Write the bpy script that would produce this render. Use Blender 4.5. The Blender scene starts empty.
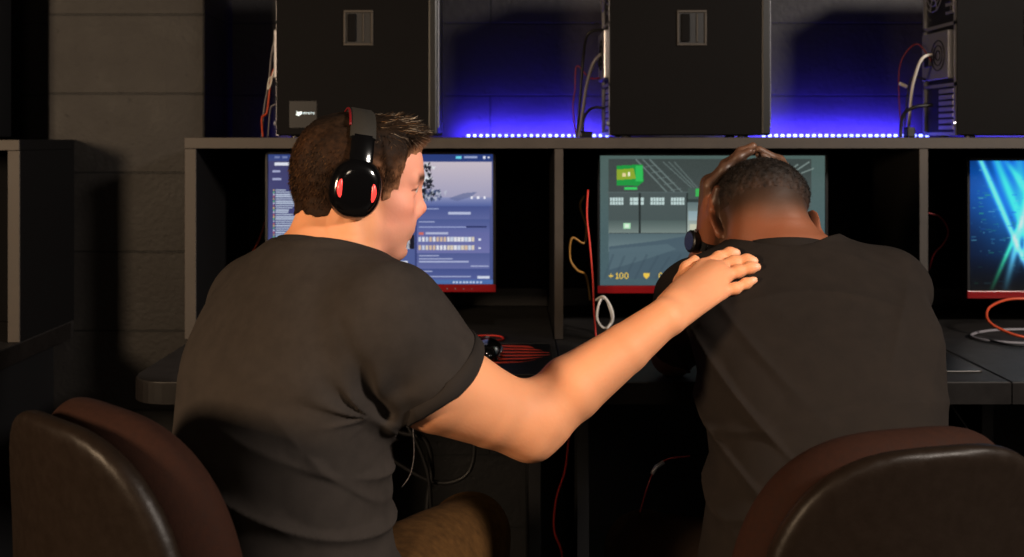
import bpy, bmesh, math, random
import numpy as np
from mathutils import Vector, Matrix

random.seed(7)
RNG = np.random.default_rng(11)
SC = bpy.context.scene
COL = SC.collection
R = math.radians
CAMZ, HOR, FPX = 1.21, 138.0, 1000.0


def P(px, py, Y):
    """A photograph pixel at depth Y (metres from the camera) as a point of the room."""
    return np.array([(px - 512.0) / FPX * Y, Y, CAMZ - (py - HOR) / FPX * Y])


# ------------------------------------------------------------------ materials
def srgb(r, g, b):
    f = lambda c: c / 12.92 if c <= 0.04045 else ((c + 0.055) / 1.055) ** 2.4
    return (f(r / 255.0), f(g / 255.0), f(b / 255.0), 1.0)


def mat(name, color=(0.5, 0.5, 0.5, 1), rough=0.6, metal=0.0, emit=None, estr=0.0, attr=None,
        noise=None, bump=None, spec=0.5, coat=0.0, sss=0.0, emit_attr=False):
    """noise=(scale, amount[, detail]) mottles the colour; bump=(scale, strength, distance)."""
    m = bpy.data.materials.new(name)
    m.use_nodes = True
    nt = m.node_tree
    b = nt.nodes['Principled BSDF']
    b.inputs['Base Color'].default_value = color
    b.inputs['Roughness'].default_value = rough
    b.inputs['Metallic'].default_value = metal
    b.inputs['Specular IOR Level'].default_value = spec
    b.inputs['Coat Weight'].default_value = coat
    if coat:
        b.inputs['Coat Roughness'].default_value = 0.12
    tc = nt.nodes.new('ShaderNodeTexCoord')
    src = None
    if attr:
        a = nt.nodes.new('ShaderNodeAttribute')
        a.attribute_name = attr
        src = a.outputs['Color']
        if emit_attr:
            nt.links.new(src, b.inputs['Emission Color'])
            b.inputs['Emission Strength'].default_value = estr
        else:
            nt.links.new(src, b.inputs['Base Color'])
    if sss:
        b.inputs['Subsurface Weight'].default_value = sss
        b.inputs['Subsurface Radius'].default_value = (0.012, 0.005, 0.003)
        b.inputs['Subsurface Scale'].default_value = 1.0
    if noise:
        n = nt.nodes.new('ShaderNodeTexNoise')
        n.inputs['Scale'].default_value = noise[0]
        n.inputs['Detail'].default_value = noise[2] if len(noise) > 2 else 5
        n.inputs['Roughness'].default_value = 0.65
        nt.links.new(tc.outputs['Object'], n.inputs['Vector'])
        mr = nt.nodes.new('ShaderNodeMapRange')
        mr.inputs['From Min'].default_value = 0.25
        mr.inputs['From Max'].default_value = 0.75
        mr.inputs['To Min'].default_value = 1.0 - noise[1]
        mr.inputs['To Max'].default_value = 1.0 + noise[1]
        nt.links.new(n.outputs['Fac'], mr.inputs['Value'])
        mx = nt.nodes.new('ShaderNodeMix')
        mx.data_type = 'RGBA'
        mx.blend_type = 'MULTIPLY'
        mx.inputs['Factor'].default_value = 1.0
        if src is not None:
            nt.links.new(src, mx.inputs[6])
        else:
            mx.inputs[6].default_value = color
        nt.links.new(mr.outputs['Result'], mx.inputs[7])
        nt.links.new(mx.outputs[2], b.inputs['Base Color'])
        mr2 = nt.nodes.new('ShaderNodeMapRange')
        mr2.inputs['To Min'].default_value = max(0.05, rough - 0.12)
        mr2.inputs['To Max'].default_value = min(1, rough + 0.12)
        nt.links.new(n.outputs['Fac'], mr2.inputs['Value'])
        nt.links.new(mr2.outputs['Result'], b.inputs['Roughness'])
    if bump:
        n2 = nt.nodes.new('ShaderNodeTexNoise')
        n2.inputs['Scale'].default_value = bump[0]
        n2.inputs['Detail'].default_value = 6
        nt.links.new(tc.outputs['Object'], n2.inputs['Vector'])
        bp = nt.nodes.new('ShaderNodeBump')
        bp.inputs['Strength'].default_value = bump[1]
        bp.inputs['Distance'].default_value = bump[2]
        nt.links.new(n2.outputs['Fac'], bp.inputs['Height'])
        nt.links.new(bp.outputs['Normal'], b.inputs['Normal'])
    if emit is not None:
        b.inputs['Emission Color'].default_value = emit
        b.inputs['Emission Strength'].default_value = estr
    return m


# ------------------------------------------------------------------ objects
def tag(o, label=None, cat=None, group=None, kind=None):
    if label: o['label'] = label
    if cat: o['category'] = cat
    if group: o['group'] = group
    if kind: o['kind'] = kind
    return o


def empty(name, loc=(0, 0, 0), rotz=0.0, parent=None):
    o = bpy.data.objects.new(name, None)
    COL.objects.link(o)
    o.location = loc
    o.rotation_euler = (0, 0, rotz)
    o.empty_display_size = 0.05
    if parent: o.parent = parent
    return o


def link(name, me, m, parent=None, loc=(0, 0, 0), smooth=True):
    o = bpy.data.objects.new(name, me)
    COL.objects.link(o)
    o.location = loc
    for mm in (m if isinstance(m, (list, tuple)) else [m]):
        me.materials.append(mm)
    if smooth and len(me.polygons):
        me.polygons.foreach_set('use_smooth', np.ones(len(me.polygons), dtype=bool))
    if parent: o.parent = parent
    return o


def np_mesh(name, V, F, col=None):
    """V (n,3); F (m,4) or (m,3) int arrays."""
    me = bpy.data.meshes.new(name)
    V = np.ascontiguousarray(V, dtype=np.float32)
    F = np.ascontiguousarray(F, dtype=np.int32)
    k = F.shape[1]
    me.vertices.add(len(V))
    me.vertices.foreach_set('co', V.ravel())
    me.loops.add(F.size)
    me.loops.foreach_set('vertex_index', F.ravel())
    me.polygons.add(len(F))
    me.polygons.foreach_set('loop_start', np.arange(0, F.size, k, dtype=np.int32))
    me.polygons.foreach_set('loop_total', np.full(len(F), k, dtype=np.int32))
    me.update(calc_edges=True)
    if col is not None:
        a = me.color_attributes.new('Col', 'FLOAT_COLOR', 'POINT')
        c4 = np.ones((len(V), 4), dtype=np.float32)
        c4[:, :3] = col
        a.data.foreach_set('color', c4.ravel())
    me.validate()
    return me


class MB:
    """Collects shapes into ONE mesh (one part)."""
    def __init__(self):
        self.bm = bmesh.new()

    def box(self, x0, y0, z0, x1, y1, z1, bevel=0.0, seg=2, M=None):
        vs = [self.bm.verts.new((x, y, z)) for x in (x0, x1) for y in (y0, y1) for z in (z0, z1)]
        fs = []
        for idx in ((0, 1, 3, 2), (4, 6, 7, 5), (0, 4, 5, 1), (2, 3, 7, 6), (0, 2, 6, 4), (1, 5, 7, 3)):
            fs.append(self.bm.faces.new([vs[i] for i in idx]))
        allv = vs
        if bevel > 0:
            es = list({e for f in fs for e in f.edges})
            r = bmesh.ops.bevel(self.bm, geom=es, offset=bevel, segments=seg, affect='EDGES', profile=0.5)
            allv = list({v for f in r['faces'] for v in f.verts} | {v for v in vs if v.is_valid})
        if M is not None:
            bmesh.ops.transform(self.bm, matrix=M, verts=allv)
        return self

    def prism(self, pts, z0, z1, bevel=0.0, seg=2, M=None):
        """A 2D outline (x, y) pulled from z0 to z1."""
        lo = [self.bm.verts.new((x, y, z0)) for x, y in pts]
        hi = [self.bm.verts.new((x, y, z1)) for x, y in pts]
        n = len(pts)
        fs = [self.bm.faces.new(lo[::-1]), self.bm.faces.new(hi)]
        for i in range(n):
            fs.append(self.bm.faces.new((lo[i], lo[(i + 1) % n], hi[(i + 1) % n], hi[i])))
        allv = lo + hi
        if bevel > 0:
            es = list(fs[0].edges) + list(fs[1].edges)
            r = bmesh.ops.bevel(self.bm, geom=es, offset=bevel, segments=seg, affect='EDGES', profile=0.5)
            allv = list({v for f in r['faces'] for v in f.verts} | {v for v in allv if v.is_valid})
        if M is not None:
            bmesh.ops.transform(self.bm, matrix=M, verts=allv)
        return self

    def rings(self, rings, cap=True, closed=True):
        """Loft successive rings of points."""
        vv = [[self.bm.verts.new(tuple(p)) for p in r] for r in rings]
        for a, b in zip(vv[:-1], vv[1:]):
            n = len(a)
            for i in range(n if closed else n - 1):
                j = (i + 1) % n
                self.bm.faces.new((a[i], a[j], b[j], b[i]))
        if cap and closed:
            self.bm.faces.new(vv[0][::-1])
            self.bm.faces.new(vv[-1])
        return self

    def tube(self, pts, r, n=8, closed=False):
        pts = [Vector(p) for p in pts]
        rs = r if isinstance(r, (list, tuple)) else [r] * len(pts)
        rr = []
        up = None
        for i, p in enumerate(pts):
            if closed:
                t = (pts[(i + 1) % len(pts)] - pts[i - 1]).normalized()
            else:
                t = (pts[min(i + 1, len(pts) - 1)] - pts[max(i - 1, 0)]).normalized()
            if up is None:
                up = Vector((0, 0, 1)) if abs(t.z) < 0.9 else Vector((1, 0, 0))
            s = t.cross(up)
            if s.length < 1e-5: s = t.cross(Vector((0.3, 1, 0.2)))
            s.normalize()
            up = s.cross(t).normalized()
            rr.append([p + (s * math.cos(2 * math.pi * k / n) + up * math.sin(2 * math.pi * k / n)) * rs[i] for k in range(n)])
        if closed:
            rr.append(rr[0])
            vv = [[self.bm.verts.new(tuple(q)) for q in ring] for ring in rr[:-1]]
            for a, b in zip(vv, vv[1:] + vv[:1]):
                for i in range(n):
                    j = (i + 1) % n
                    self.bm.faces.new((a[i], a[j], b[j], b[i]))
        else:
            self.rings(rr)
        return self

    def cyl(self, c, r, h, axis=(0, 0, 1), n=24, r2=None):
        a = Vector(axis).normalized()
        p = Vector(c)
        self.tube([p, p + a * (h * 0.5), p + a * h], [r, (r + (r2 if r2 is not None else r)) / 2, r2 if r2 is not None else r], n)
        return self

    def build(self, name, m, parent=None, smooth=False, auto=None):
        bmesh.ops.recalc_face_normals(self.bm, faces=self.bm.faces[:])
        me = bpy.data.meshes.new(name)
        self.bm.to_mesh(me)
        self.bm.free()
        o = link(name, me, m, parent, smooth=smooth or bool(auto))
        if auto:
            try:
                me.set_sharp_from_angle(angle=R(auto))
            except Exception:
                pass
        return o


def crom(pts, n=8, closed=False):
    """Catmull-Rom resample."""
    pts = [np.array(p, dtype=float) for p in pts]
    out = []
    m = len(pts)
    for i in range(m if closed else m - 1):
        g = lambda j: pts[j % m] if closed else pts[min(max(j, 0), m - 1)]
        p0, p1, p2, p3 = g(i - 1), g(i), g(i + 1), g(i + 2)
        for k in range(n):
            t = k / n
            out.append(0.5 * ((2 * p1) + (-p0 + p2) * t + (2 * p0 - 5 * p1 + 4 * p2 - p3) * t * t + (-p0 + 3 * p1 - 3 * p2 + p3) * t ** 3))
    if not closed: out.append(pts[-1])
    return out


def cable(name, pts, r, m, label, group=None, n=8, parent=None):
    o = MB().tube(crom(pts, n), r, 7).build(name, m, parent, smooth=True)
    if parent is None: tag(o, label, 'cable', group)
    return o


# ------------------------------------------------------------------ implicit surfaces
def smin(a, b, k):
    if k <= 0: return np.minimum(a, b)
    h = np.maximum(k - np.abs(a - b), 0.0) / k
    return np.minimum(a, b) - h * h * k * 0.25


def smax(a, b, k):
    return -smin(-a, -b, k)


class Field:
    def __init__(self):
        self.ops = []

    def copy(self):
        f = Field(); f.ops = list(self.ops); return f

    def ell(self, c, r, M=None, k=0.01, op='add'):
        c = np.array(c, dtype=np.float32); r = np.array(r, dtype=np.float32)
        M = np.eye(3, dtype=np.float32) if M is None else np.array(M, dtype=np.float32)

        def f(p):
            q = (p - c) @ M
            k0 = np.linalg.norm(q / r, axis=1)
            k1 = np.linalg.norm(q / (r * r), axis=1)
            return k0 * (k0 - 1.0) / np.maximum(k1, 1e-6)
        ext = np.sqrt(((M * r) ** 2).sum(1))
        self.ops.append((op, f, c - ext, c + ext, k))
        return self

    def cap(self, a, b, ra, rb, k=0.01, op='add', flat=None):
        """Tapered capsule; flat=(axis, factor): section squeezed along that axis."""
        a = np.array(a, dtype=np.float32); b = np.array(b, dtype=np.float32)
        ab = b - a
        L2 = float(ab @ ab) + 1e-12
        ax = None
        if flat is not None:
            ax = np.array(flat[0], dtype=np.float32); ax /= np.linalg.norm(ax); fac = flat[1]

        def f(p):
            pa = p - a
            t = np.clip(pa @ ab / L2, 0, 1)
            d = pa - t[:, None] * ab
            if ax is not None:
                w = d @ ax
                d = d + (w * (1.0 / fac - 1.0))[:, None] * ax
                return (np.linalg.norm(d, axis=1) - (ra + (rb - ra) * t)) * (0.5 + 0.5 * fac)
            return np.linalg.norm(d, axis=1) - (ra + (rb - ra) * t)
        rm = max(ra, rb)
        self.ops.append((op, f, np.minimum(a, b) - rm, np.maximum(a, b) + rm, k))
        return self

    def chain(self, pts, rs, k=0.01, kj=0.004, op='add', flat=None):
        sub = Field()
        for i in range(len(pts) - 1):
            sub.cap(pts[i], pts[i + 1], rs[i], rs[i + 1], k=kj, flat=flat)
        self.sub_field(sub, k, op)
        return self

    def sub_field(self, g, k=0.01, op='add', off=0.0):
        lo = np.min([o[2] for o in g.ops if o[0] == 'add'], axis=0) - abs(off)
        hi = np.max([o[3] for o in g.ops if o[0] == 'add'], axis=0) + abs(off)
        self.ops.append((op, (lambda p: g(p) - off), lo, hi, k))
        return self

    def raw(self, f, lo, hi, k=0.01, op='add'):
        self.ops.append((op, f, np.array(lo, dtype=np.float32), np.array(hi, dtype=np.float32), k))
        return self

    def plane(self, c, n, k=0.004, op='int'):
        """Keep the side the normal points away from."""
        c = np.array(c, dtype=np.float32); n = np.array(n, dtype=np.float32); n /= np.linalg.norm(n)
        self.ops.append((op, (lambda p: (p - c) @ n), None, None, k))
        return self

    def disp(self, f):
        self.ops.append(('disp', f, None, None, 0)); return self

    def __call__(self, p, ops=None):
        d = np.full(len(p), 1.0, dtype=np.float32)
        for op, f, lo, hi, k in (self.ops if ops is None else ops):
            if op == 'add': d = smin(d, f(p).astype(np.float32), k)
            elif op == 'sub': d = smax(d, -f(p).astype(np.float32), k)
            elif op == 'int': d = smax(d, f(p).astype(np.float32), k)
            else: d = d + f(p).astype(np.float32)
        return d

    def bounds(self):
        lo = np.min([o[2] for o in self.ops if o[0] == 'add'], axis=0) - 0.03
        hi = np.max([o[3] for o in self.ops if o[0] == 'add'], axis=0) + 0.03
        return lo, hi

    def grad(self, p, e=0.0012):
        g = np.zeros_like(p)
        for i in range(3):
            q = p.copy(); q[:, i] += e
            r = p.copy(); r[:, i] -= e
            g[:, i] = (self(q) - self(r)) / (2 * e)
        return g

    def near(self, p, off=0.0, it=6):
        """Points moved on to the surface (or off metres outside it)."""
        p = np.atleast_2d(np.array(p, dtype=np.float32)).copy()
        for _ in range(it):
            d = self(p) - off
            g = self.grad(p)
            g2 = np.maximum((g * g).sum(1), 0.05)
            p = p - (d / g2)[:, None] * g
        return p

    def hit(self, px, py, Y0, Y1, off=0.0):
        """First point along the camera ray through a pixel."""
        Ys = np.linspace(Y0, Y1, 600)
        pts = np.stack([(px - 512) / FPX * Ys, Ys, CAMZ - (py - HOR) / FPX * Ys], 1).astype(np.float32)
        d = self(pts) - off
        i = np.argmax(d < 0)
        if d[i] >= 0: i = int(np.argmin(d))
        return pts[i]

    def mesh(self, h=0.003, smooth=1):
        lo, hi = self.bounds()
        lo = lo.astype(np.float32)
        n = np.ceil((hi - lo) / h).astype(int) + 2
        G = np.full(n, 1.0, dtype=np.float32)
        B = 20
        adds = [o for o in self.ops if o[0] == 'add']
        for bx in range(0, n[0], B):
            for by in range(0, n[1], B):
                for bz in range(0, n[2], B):
                    i1 = np.minimum(np.array([bx, by, bz]) + B, n)
                    cs = [np.arange(s, e) for s, e in zip((bx, by, bz), i1)]
                    b0 = lo + np.array([bx, by, bz]) * h
                    b1 = lo + (i1 - 1) * h
                    mgn = 0.02
                    act = [o for o in self.ops if o[2] is None or (np.all(o[2] - max(mgn, o[4]) <= b1) and np.all(o[3] + max(mgn, o[4]) >= b0))]
                    if not any(o[0] == 'add' for o in act): continue
                    ctr = ((b0 + b1) / 2)[None].astype(np.float32)
                    half = np.linalg.norm(b1 - b0) / 2
                    if abs(float(self(ctr, act)[0])) > half * 1.9 + 0.02:
                        if float(self(ctr, act)[0]) < 0:
                            G[bx:i1[0], by:i1[1], bz:i1[2]] = -1.0
                        continue
                    X, Y, Z = np.meshgrid(*cs, indexing='ij')
                    pts = (np.stack([X, Y, Z], -1).reshape(-1, 3) * h + lo).astype(np.float32)
                    G[bx:i1[0], by:i1[1], bz:i1[2]] = self(pts, act).reshape(X.shape)
        S = G < 0
        # surface nets
        c = np.zeros(tuple(n - 1), dtype=np.uint8)
        for dx in (0, 1):
            for dy in (0, 1):
                for dz in (0, 1):
                    c += S[dx:n[0] - 1 + dx, dy:n[1] - 1 + dy, dz:n[2] - 1 + dz]
        cell = np.argwhere((c > 0) & (c < 8))
        idx = np.full(tuple(n - 1), -1, dtype=np.int32)
        idx[tuple(cell.T)] = np.arange(len(cell))
        acc = np.zeros((len(cell), 3)); cnt = np.zeros(len(cell))
        corners = [(0, 0, 0), (1, 0, 0), (0, 1, 0), (1, 1, 0), (0, 0, 1), (1, 0, 1), (0, 1, 1), (1, 1, 1)]
        val = [G[cell[:, 0] + a, cell[:, 1] + b, cell[:, 2] + cc] for a, b, cc in corners]
        for i in range(8):
            for j in range(i + 1, 8):
                ci, cj = np.array(corners[i]), np.array(corners[j])
                if np.abs(ci - cj).sum() != 1: continue
                cr = (val[i] < 0) != (val[j] < 0)
                t = np.where(cr, val[i] / np.where(cr, val[i] - val[j], 1), 0)
                acc += np.where(cr[:, None], ci + t[:, None] * (cj - ci), 0)
                cnt += cr
        V = (cell + acc / cnt[:, None]) * h + lo
        F = []
        for ax in range(3):
            s0 = [slice(None)] * 3; s1 = [slice(None)] * 3
            s0[ax] = slice(0, -1); s1[ax] = slice(1, None)
            A, Bq = S[tuple(s0)], S[tuple(s1)]
            e = np.argwhere(A != Bq)
            u, v = (ax + 1) % 3, (ax + 2) % 3
            ok = (e[:, u] > 0) & (e[:, v] > 0) & (e[:, u] < n[u] - 1) & (e[:, v] < n[v] - 1)
            e = e[ok]
            ins = A[tuple(e.T)]
            q = []
            for du, dv in ((-1, -1), (0, -1), (0, 0), (-1, 0)):
                w = e.copy(); w[:, u] += du; w[:, v] += dv
                q.append(idx[tuple(w.T)])
            q = np.stack(q, 1)
            q[~ins] = q[~ins][:, ::-1]
            F.append(q)
        F = np.concatenate(F)
        F = F[(F >= 0).all(1)]
        V = V.astype(np.float32)
        # relax, then settle on the surface
        for _ in range(smooth):
            acc = np.zeros_like(V); cnt = np.zeros(len(V))
            for a, b in ((0, 1), (1, 2), (2, 3), (3, 0)):
                np.add.at(acc, F[:, a], V[F[:, b]]); np.add.at(acc, F[:, b], V[F[:, a]])
                np.add.at(cnt, F[:, a], 1); np.add.at(cnt, F[:, b], 1)
            V = 0.5 * V + 0.5 * acc / np.maximum(cnt, 1)[:, None]
            V = V.astype(np.float32)
        return V, F


def wave(seed, n, scale, stretch=(1, 1, 1)):
    """Cheap smooth noise: a sum of n sines in random directions; roughly -1..1."""
    g = np.random.default_rng(seed)
    D = g.normal(size=(n, 3)); D /= np.linalg.norm(D, axis=1)[:, None]
    D = D * np.array(stretch)
    S = scale * g.uniform(0.7, 1.5, n)
    ph = g.uniform(0, 6.28, n)
    D = (D * S[:, None]).astype(np.float32)

    def f(p):
        return (np.sin(p @ D.T + ph.astype(np.float32))).sum(1) / math.sqrt(n) * 0.9
    return f


def basis(fwd, up):
    f = np.array(fwd, dtype=float); f /= np.linalg.norm(f)
    u = np.array(up, dtype=float); u -= f * (u @ f); u /= np.linalg.norm(u)
    l = np.cross(u, f)
    return np.stack([f, l, u], 1)     # columns: forward, left, up


def sections(rows, n=48, p=2.4):
    """Torso: rows of (z, cx, cy, yaw_deg clockwise from +Y, half width, half depth); returns an implicit function."""
    rows = sorted(rows)
    A = np.array(rows, dtype=float)
    zz = np.linspace(A[0, 0], A[-1, 0], n)
    T = np.zeros((n, 5))
    # monotone cubic by smoothed linear interpolation
    fine = np.linspace(A[0, 0], A[-1, 0], 400)
    ker = np.hanning(41); ker /= ker.sum()
    for k in range(5):
        y = np.interp(fine, A[:, 0], A[:, k + 1])
        y2 = np.convolve(np.pad(y, 20, mode='reflect', reflect_type='odd'), ker, 'valid')
        T[:, k] = np.interp(zz, fine, y2)

    def f(q):
        z = q[:, 2]
        cx, cy, yw, w, d = [np.interp(z, zz, T[:, k]).astype(np.float32) for k in range(5)]
        s, c = np.sin(np.radians(yw)), np.cos(np.radians(yw))
        dx, dy = q[:, 0] - cx, q[:, 1] - cy
        x = dx * c - dy * s
        y = dx * s + dy * c
        rho = (np.abs(x / w) ** p + np.abs(y / d) ** p) ** (1 / p)
        v = (rho - 1) * np.minimum(w, d) * 0.9
        v = smax(v, z - zz[-1], 0.02)
        return smax(v, zz[0] - z, 0.03)
    wm = max(r[4] for r in rows) + 0.02
    lo = (A[:, 1].min() - wm, A[:, 2].min() - wm, A[0, 0])
    hi = (A[:, 1].max() + wm, A[:, 2].max() + wm, A[-1, 0])
    return f, lo, hi
# ------------------------------------------------------------------ heads, hands
def add_head(F, C, M, s=1.0, ears=(True, True), ear_out=0.0, slim=1.0):
    C = np.array(C)
    L = lambda x, y, z: C + M @ (np.array([x, y, z]) * s)
    e = lambda c, r, k=0.012, op='add', m=None: F.ell(L(*c), np.array(r) * s, M if m is None else m, k * s, op)
    c_ = lambda a, b, ra, rb, k=0.012, op='add': F.cap(L(*a), L(*b), ra * s, rb * s, k * s, op)
    e((-0.008, 0, 0.030), (0.0935, 0.076, 0.069), 0.02)
    e((-0.041, 0, 0.012), (0.060, 0.067, 0.068), 0.03)
    e((0.066, 0, -0.052), (0.028, 0.034, 0.030), 0.03)
    e((0.030, 0, 0.035), (0.058, 0.062, 0.055), 0.03)
    e((0.030, 0, -0.030), (0.056, 0.057, 0.072), 0.03)
    e((0.036, 0, -0.075), (0.046, 0.045, 0.040), 0.03)
    e((0.072, 0, -0.103), (0.019, 0.022, 0.016), 0.02)
    for q in (-1, 1):
        c_((0.000, q * 0.053, -0.062), (0.062, q * 0.024, -0.102), 0.017, 0.014, 0.025)
        c_((0.074, q * 0.040, 0.018), (0.087, q * 0.010, 0.019), 0.010, 0.009, 0.015)
        e((0.055, q * 0.047, -0.026), (0.024, 0.018, 0.017), 0.02)
        e((0.040, q * 0.036, -0.058), (0.032, 0.021, 0.032), 0.03)
        e((0.095, q * 0.033, 0.000), (0.016, 0.015, 0.011), 0.012, 'sub')
        e((0.0735, q * 0.0325, 0.0005), (0.0125, 0.0125, 0.0125), 0.002)
        c_((0.0835, q * 0.022, 0.0055), (0.079, q * 0.043, 0.0045), 0.0045, 0.0045, 0.004)
        c_((0.0825, q * 0.022, -0.0065), (0.079, q * 0.042, -0.006), 0.0035, 0.0035, 0.004)
        e((0.0935, q * 0.0125, -0.038), (0.010, 0.0085, 0.0085), 0.007)
        e((0.097, q * 0.008, -0.046), (0.006, 0.004, 0.004), 0.003, 'sub')
    c_((0.085, 0, 0.010), (0.0995, 0, -0.027), 0.0070, 0.0088, 0.014)
    e((0.1015, 0, -0.0300), (0.0098, 0.0105, 0.0088), 0.008)
    e((0.0868, 0, -0.0690), (0.0080, 0.024, 0.0065), 0.008)
    e((0.0848, 0, -0.0795), (0.0078, 0.021, 0.0075), 0.008)
    c_((0.0952, -0.020, -0.0742), (0.0952, 0.020, -0.0742), 0.0022, 0.0022, 0.004, 'sub')
    e((0.086, 0, -0.090), (0.010, 0.020, 0.006), 0.01, 'sub')
    for q, on in ((-1, ears[0]), (1, ears[1])):
        if not on: continue
        a = R(28 + ear_out) * q
        E = M @ np.array(Matrix.Rotation(-a, 3, 'Z')) @ np.array(Matrix.Rotation(R(-8), 3, 'Y'))
        y = q * (0.079 + 0.0003 * ear_out)
        e((-0.014, y, -0.004), (0.019, 0.0055, 0.028), 0.006, 'add', E)
        e((-0.010, y + q * 0.006, -0.002), (0.012, 0.006, 0.018), 0.004, 'sub', E)
        e((-0.010, y - q * 0.002, -0.027), (0.009, 0.0055, 0.010), 0.006, 'add', E)
    return L


def add_hand(F, wrist, mcps, fingers, thumb, rp=0.0125, k=0.010, scale=1.0):
    """wrist point, four knuckles (index..little), four lists of joints beyond each knuckle, thumb joints from its base."""
    w = np.array(wrist)
    m = [np.array(q) for q in mcps]
    hand = Field()
    for i, q in enumerate(m):
        off = (q - w)
        root = w + 0.12 * off + (m[i] - (m[0] + m[3]) / 2) * 0.45
        hand.cap(root, q, (0.0150 if i in (1, 2) else 0.0135) * scale, rp * scale * (1.0, 1.02, 0.97, 0.90)[i], 0.016)
    mid = (w * 0.45 + (m[1] + m[2]) * 0.275)
    hand.cap(w, (m[1] + m[2]) / 2, 0.0205 * scale, 0.0150 * scale, 0.02)
    rads = [(0.0105, 0.0092, 0.0083, 0.0072), (0.0107, 0.0095, 0.0085, 0.0074), (0.0102, 0.0090, 0.0081, 0.0070), (0.0092, 0.0080, 0.0072, 0.0062)]
    for i, js in enumerate(fingers):
        pts = [m[i]] + [np.array(j) for j in js]
        fg = Field()
        for a in range(len(pts) - 1):
            fg.cap(pts[a], pts[a + 1], rads[i][a] * scale, rads[i][a + 1] * scale, 0.007)
        for a in range(1, len(pts) - 1):      # knuckle bends
            fg.ell(pts[a], (rads[i][a] * 1.03 * scale,) * 3, None, 0.006)
        hand.sub_field(fg, 0.005)
    t = [np.array(q) for q in thumb]
    tr = [0.0145, 0.0122, 0.0110, 0.0085]
    for a in range(len(t) - 1):
        hand.cap(t[a], t[a + 1], tr[a] * scale, tr[a + 1] * scale, 0.018 if a == 0 else 0.006)
    F.sub_field(hand, k)


def foot(F, heel, yaw):
    s, c = math.sin(R(yaw)), math.cos(R(yaw))
    f = np.array([s, c, 0])
    h = np.array(heel)
    F.cap(h + [0, 0, 0.035], h + f * 0.15 + [0, 0, 0.03], 0.036, 0.030, 0.02)
    F.cap(h + f * 0.12 + [0, 0, 0.028], h + f * 0.19 + [0, 0, 0.022], 0.036, 0.024, 0.02)


def col_mix(c, target, w):
    return c * (1 - w[:, None]) + np.array(target[:3]) * w[:, None]


def sm(x, a, b):
    t = np.clip((x - a) / (b - a), 0, 1)
    return t * t * (3 - 2 * t)


def strands(base_pts, dirs, L0, wid, bend, seg=3):
    """Short flat hairs: ribbons of seg quads."""
    n = len(base_pts)
    t = dirs / np.linalg.norm(dirs, axis=1)[:, None]
    side = np.cross(t, RNG.normal(size=(n, 3))); side /= np.maximum(np.linalg.norm(side, axis=1), 1e-6)[:, None]
    V = np.zeros((n, (seg + 1) * 2, 3)); F = []
    for j in range(seg + 1):
        u = j / seg
        c = base_pts + t * (L0 * u)[:, None] + bend * (u * u)
        w = wid * (1 - 0.85 * u)
        V[:, 2 * j] = c - side * w; V[:, 2 * j + 1] = c + side * w
    o = (np.arange(n) * (seg + 1) * 2)[:, None]
    for j in range(seg):
        F.append(np.concatenate([o + 2 * j, o + 2 * j + 1, o + 2 * j + 3, o + 2 * j + 2], 1))
    return V.reshape(-1, 3), np.concatenate(F)


def tri_area_pick(V, F, n, weight=None):
    a = V[F[:, 0]]; b = V[F[:, 1]]; c = V[F[:, 2]]; d = V[F[:, 3]]
    nn = np.cross(c - a, d - b); ar = np.linalg.norm(nn, axis=1)
    nrm = nn / np.maximum(ar, 1e-12)[:, None]
    cen = (a + b + c + d) / 4
    p = ar if weight is None else ar * weight(cen)
    i = RNG.choice(len(F), n, p=p / p.sum())
    u, v = RNG.random(n)[:, None], RNG.random(n)[:, None]
    pt = (a[i] * (1 - u) + b[i] * u) * (1 - v) + (d[i] * (1 - u) + c[i] * u) * v
    return pt, nrm[i]


VOX = float(bpy.app.driver_namespace.get('VOX', 0.0028))

M_SKIN_A = mat('fair_skin', rough=0.58, attr='Col', sss=0.12, bump=(230, 0.22, 0.001), spec=0.28)
M_SKIN_B = mat('brown_skin', rough=0.48, attr='Col', sss=0.06, bump=(230, 0.2, 0.001), spec=0.5)
M_SHIRT_A = mat('charcoal_cotton', srgb(59, 53, 49), rough=0.92, noise=(38, 0.16), bump=(900, 0.25, 0.0008), spec=0.15)
M_SHIRT_B = mat('black_cotton', srgb(42, 36, 32), rough=0.92, noise=(30, 0.16), bump=(900, 0.25, 0.0008), spec=0.15)
M_RIB_A = mat('charcoal_rib', srgb(52, 47, 44), rough=0.95, bump=(700, 0.3, 0.001), spec=0.1)
M_RIB_B = mat('black_rib', srgb(44, 39, 36), rough=0.95, bump=(700, 0.3, 0.001), spec=0.1)
M_HAIR_A = mat('brown_hair', rough=0.7, attr='Col', noise=(160, 0.6), spec=0.18)
M_HAIR_B = mat('black_hair', rough=0.7, attr='Col', noise=(420, 0.55), spec=0.35)
M_TAN = mat('tan_twill', srgb(88, 62, 33), rough=0.9, noise=(60, 0.35), bump=(500, 0.4, 0.001), spec=0.15)
M_OLIVE = mat('dark_brown_twill', srgb(48, 36, 28), rough=0.9, noise=(40, 0.25), bump=(500, 0.3, 0.001), spec=0.15)
M_SHOE = mat('dark_shoe', srgb(30, 28, 28), rough=0.7, noise=(50, 0.2))

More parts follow.
